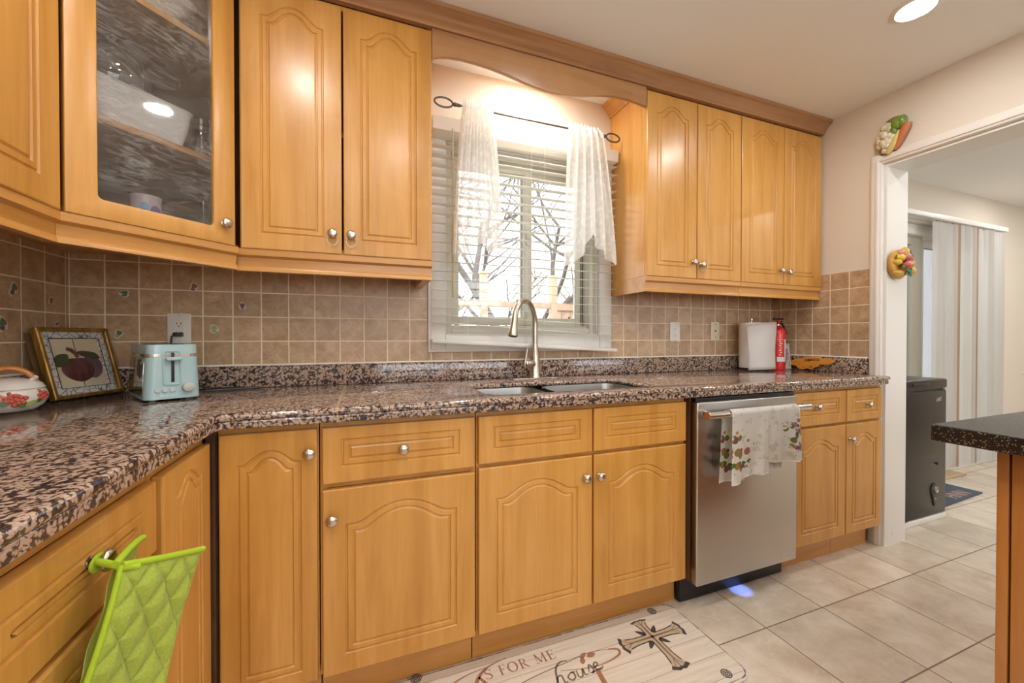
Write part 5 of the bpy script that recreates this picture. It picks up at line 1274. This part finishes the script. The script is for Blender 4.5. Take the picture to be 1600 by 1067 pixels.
def blade(t_, w_, h_):
    b = MB(); t_ = Vector(t_); base = Vector((0, 0, .09)); midp = base.lerp(t_, .5) + Vector((0, 0, h_)); pts = [(1 - k) ** 2 * base + 2 * k * (1 - k) * midp + k * k * t_ for k in [i / 12 for i in range(13)]]
    b.tube(pts, [w_ * (.25 + 1.1 * math.sin(PI * min(1, .15 + .85 * i / 12))) * (1 - i / 13) ** .5 + .0006 for i in range(13)], 6, flat=(1, .18)); b.build('leaf', simple('plant_leaf', (.10, .12, .055), .5) if 'plant_leaf' not in bpy.data.materials else bpy.data.materials['plant_leaf'], pl, 60)
blade(tip, .008, .06)
for k in range(9):
    a = R(-70 + 22 * k); blade((.20 * math.cos(a), .20 * math.sin(a), .16 + .03 * (k % 3)), .009, .14)

# ------------------------------------------------------------------ outdoors
struct(MB().box(-14, 20, .21, 30, -.65, -.45).build('ground', paint('lawn', (.25, .27, .14), .9)))
FEN = wood('fence_wood', (.46, .30, .21), (.38, .24, .165), (.54, .37, .27), rough=.7, coat=0, scale=.6)
fn = thing('garden_fence', 'reddish wooden garden fence seen through the right pane of the sink window', 'fence', (0, 3.4, -.45))
b = MB()
for i in range(14): b.box(1.86 + .15 * i, 2.003 + .15 * i, 0, .022, 0, 2.06, .003)
b.build('board', FEN, fn); MB().box(1.84, 3.98, -.04, -.001, 1.97, 2.07).build('rail', FEN, fn)
MB().box(2.12, 2.135, -.02, -.001, 1.80, 1.88).build('gate_latch', BLACK, fn)
tr = thing('wooden_trellis', 'brown wooden post and rail trellis outside the sink window', 'trellis', (0, 3.05, -.45))
for x in (.690, 1.690): MB().box(x - .045, x + .045, -.045, .045, 0, 2.42, .004).build('post', FEN, tr)
MB().box(-.2, 1.644, -.02, .02, 1.965, 2.045, .004).build('rail', FEN, tr)
def tree(name, label, base, h, seed, lean):
    rg = random.Random(seed); b = MB()
    def grow(p, d, ln, r, lev):
        n = 5; pts = [p]; dd = d.copy()
        for i in range(n):
            dd = (dd + Vector((rg.uniform(-.16, .16), rg.uniform(-.16, .16), rg.uniform(-.03, .12)))).normalized(); pts.append(pts[-1] + dd * ln / n)
        b.tube(pts, [r * (1 - .45 * i / n) for i in range(n + 1)], 6 if lev < 2 else 4)
        if lev < 4:
            for k in range(4 if lev < 3 else 2):
                t = rg.uniform(.35, 1); i = min(n, int(t * n) + 1); ax = Vector((rg.uniform(-1, 1), rg.uniform(-1, 1), rg.uniform(-.2, .6))).normalized()
                grow(pts[i], (dd * .55 + ax * .8).normalized(), ln * rg.uniform(.55, .8), r * .5, lev + 1)
    grow(Vector((0, 0, -.03)), Vector(lean).normalized(), h, .12, 0)
    o = b.build(name, simple('bark_' + name + str(seed), (.125, .105, .098), .9), None, 60); o.location = base; return tag(o, label, 'tree')
tree('bare_tree', 'bare leaning tree outside seen through the left pane of the sink window', (2.55, 5.2, -.45), 2.9, 4, (-.55, 0, 1))
tree('bare_tree', 'thick bare tree outside seen through the right pane of the sink window', (1.95, 6.4, -.45), 3.0, 9, (.46, 0, 1))
tree('bare_tree', 'slender bare tree behind the other two, between the window panes', (2.95, 9.6, -.45), 3.4, 21, (-.10, 0, 1))
b = MB(); rg = random.Random(2)
for i in range(60): b.sphere((rg.gauss(0, .22), rg.gauss(0, .15), .35 + rg.gauss(0, .25)), rg.uniform(.06, .13), 7, 5)
o = b.build('garden_shrub', simple('shrub_green', (.12, .17, .07), .8)); o.location = (.98, 4.6, .25); tag(o, 'green garden shrub low in the left pane of the sink window', 'shrub')
ho = thing('neighbour_house', 'pale neighbouring house beyond the garden fence', 'house', (8.4, 14.0, -.45))
MB().box(-1.2, 6, 0, 5, 0, 5.0).build('wall', paint('pale_siding', (.62, .57, .47), .8), ho)
sd = thing('garden_shed', 'grey sided shed wall seen through the left glass of the sliding door', 'shed', (6.2, 2.2, -.45))
b = MB()
for i in range(9): b.box(-1.6, 1.75, 0, 1.8, .30 * i, .30 * i + .285, .004)
b.build('siding', simple('shed_siding', (.20, .21, .18), .8), sd)
MB().box(-1.7, 1.85, -.1, 1.9, 2.70, 2.80).build('roof', simple('shed_roof', (.12, .11, .10), .9), sd)
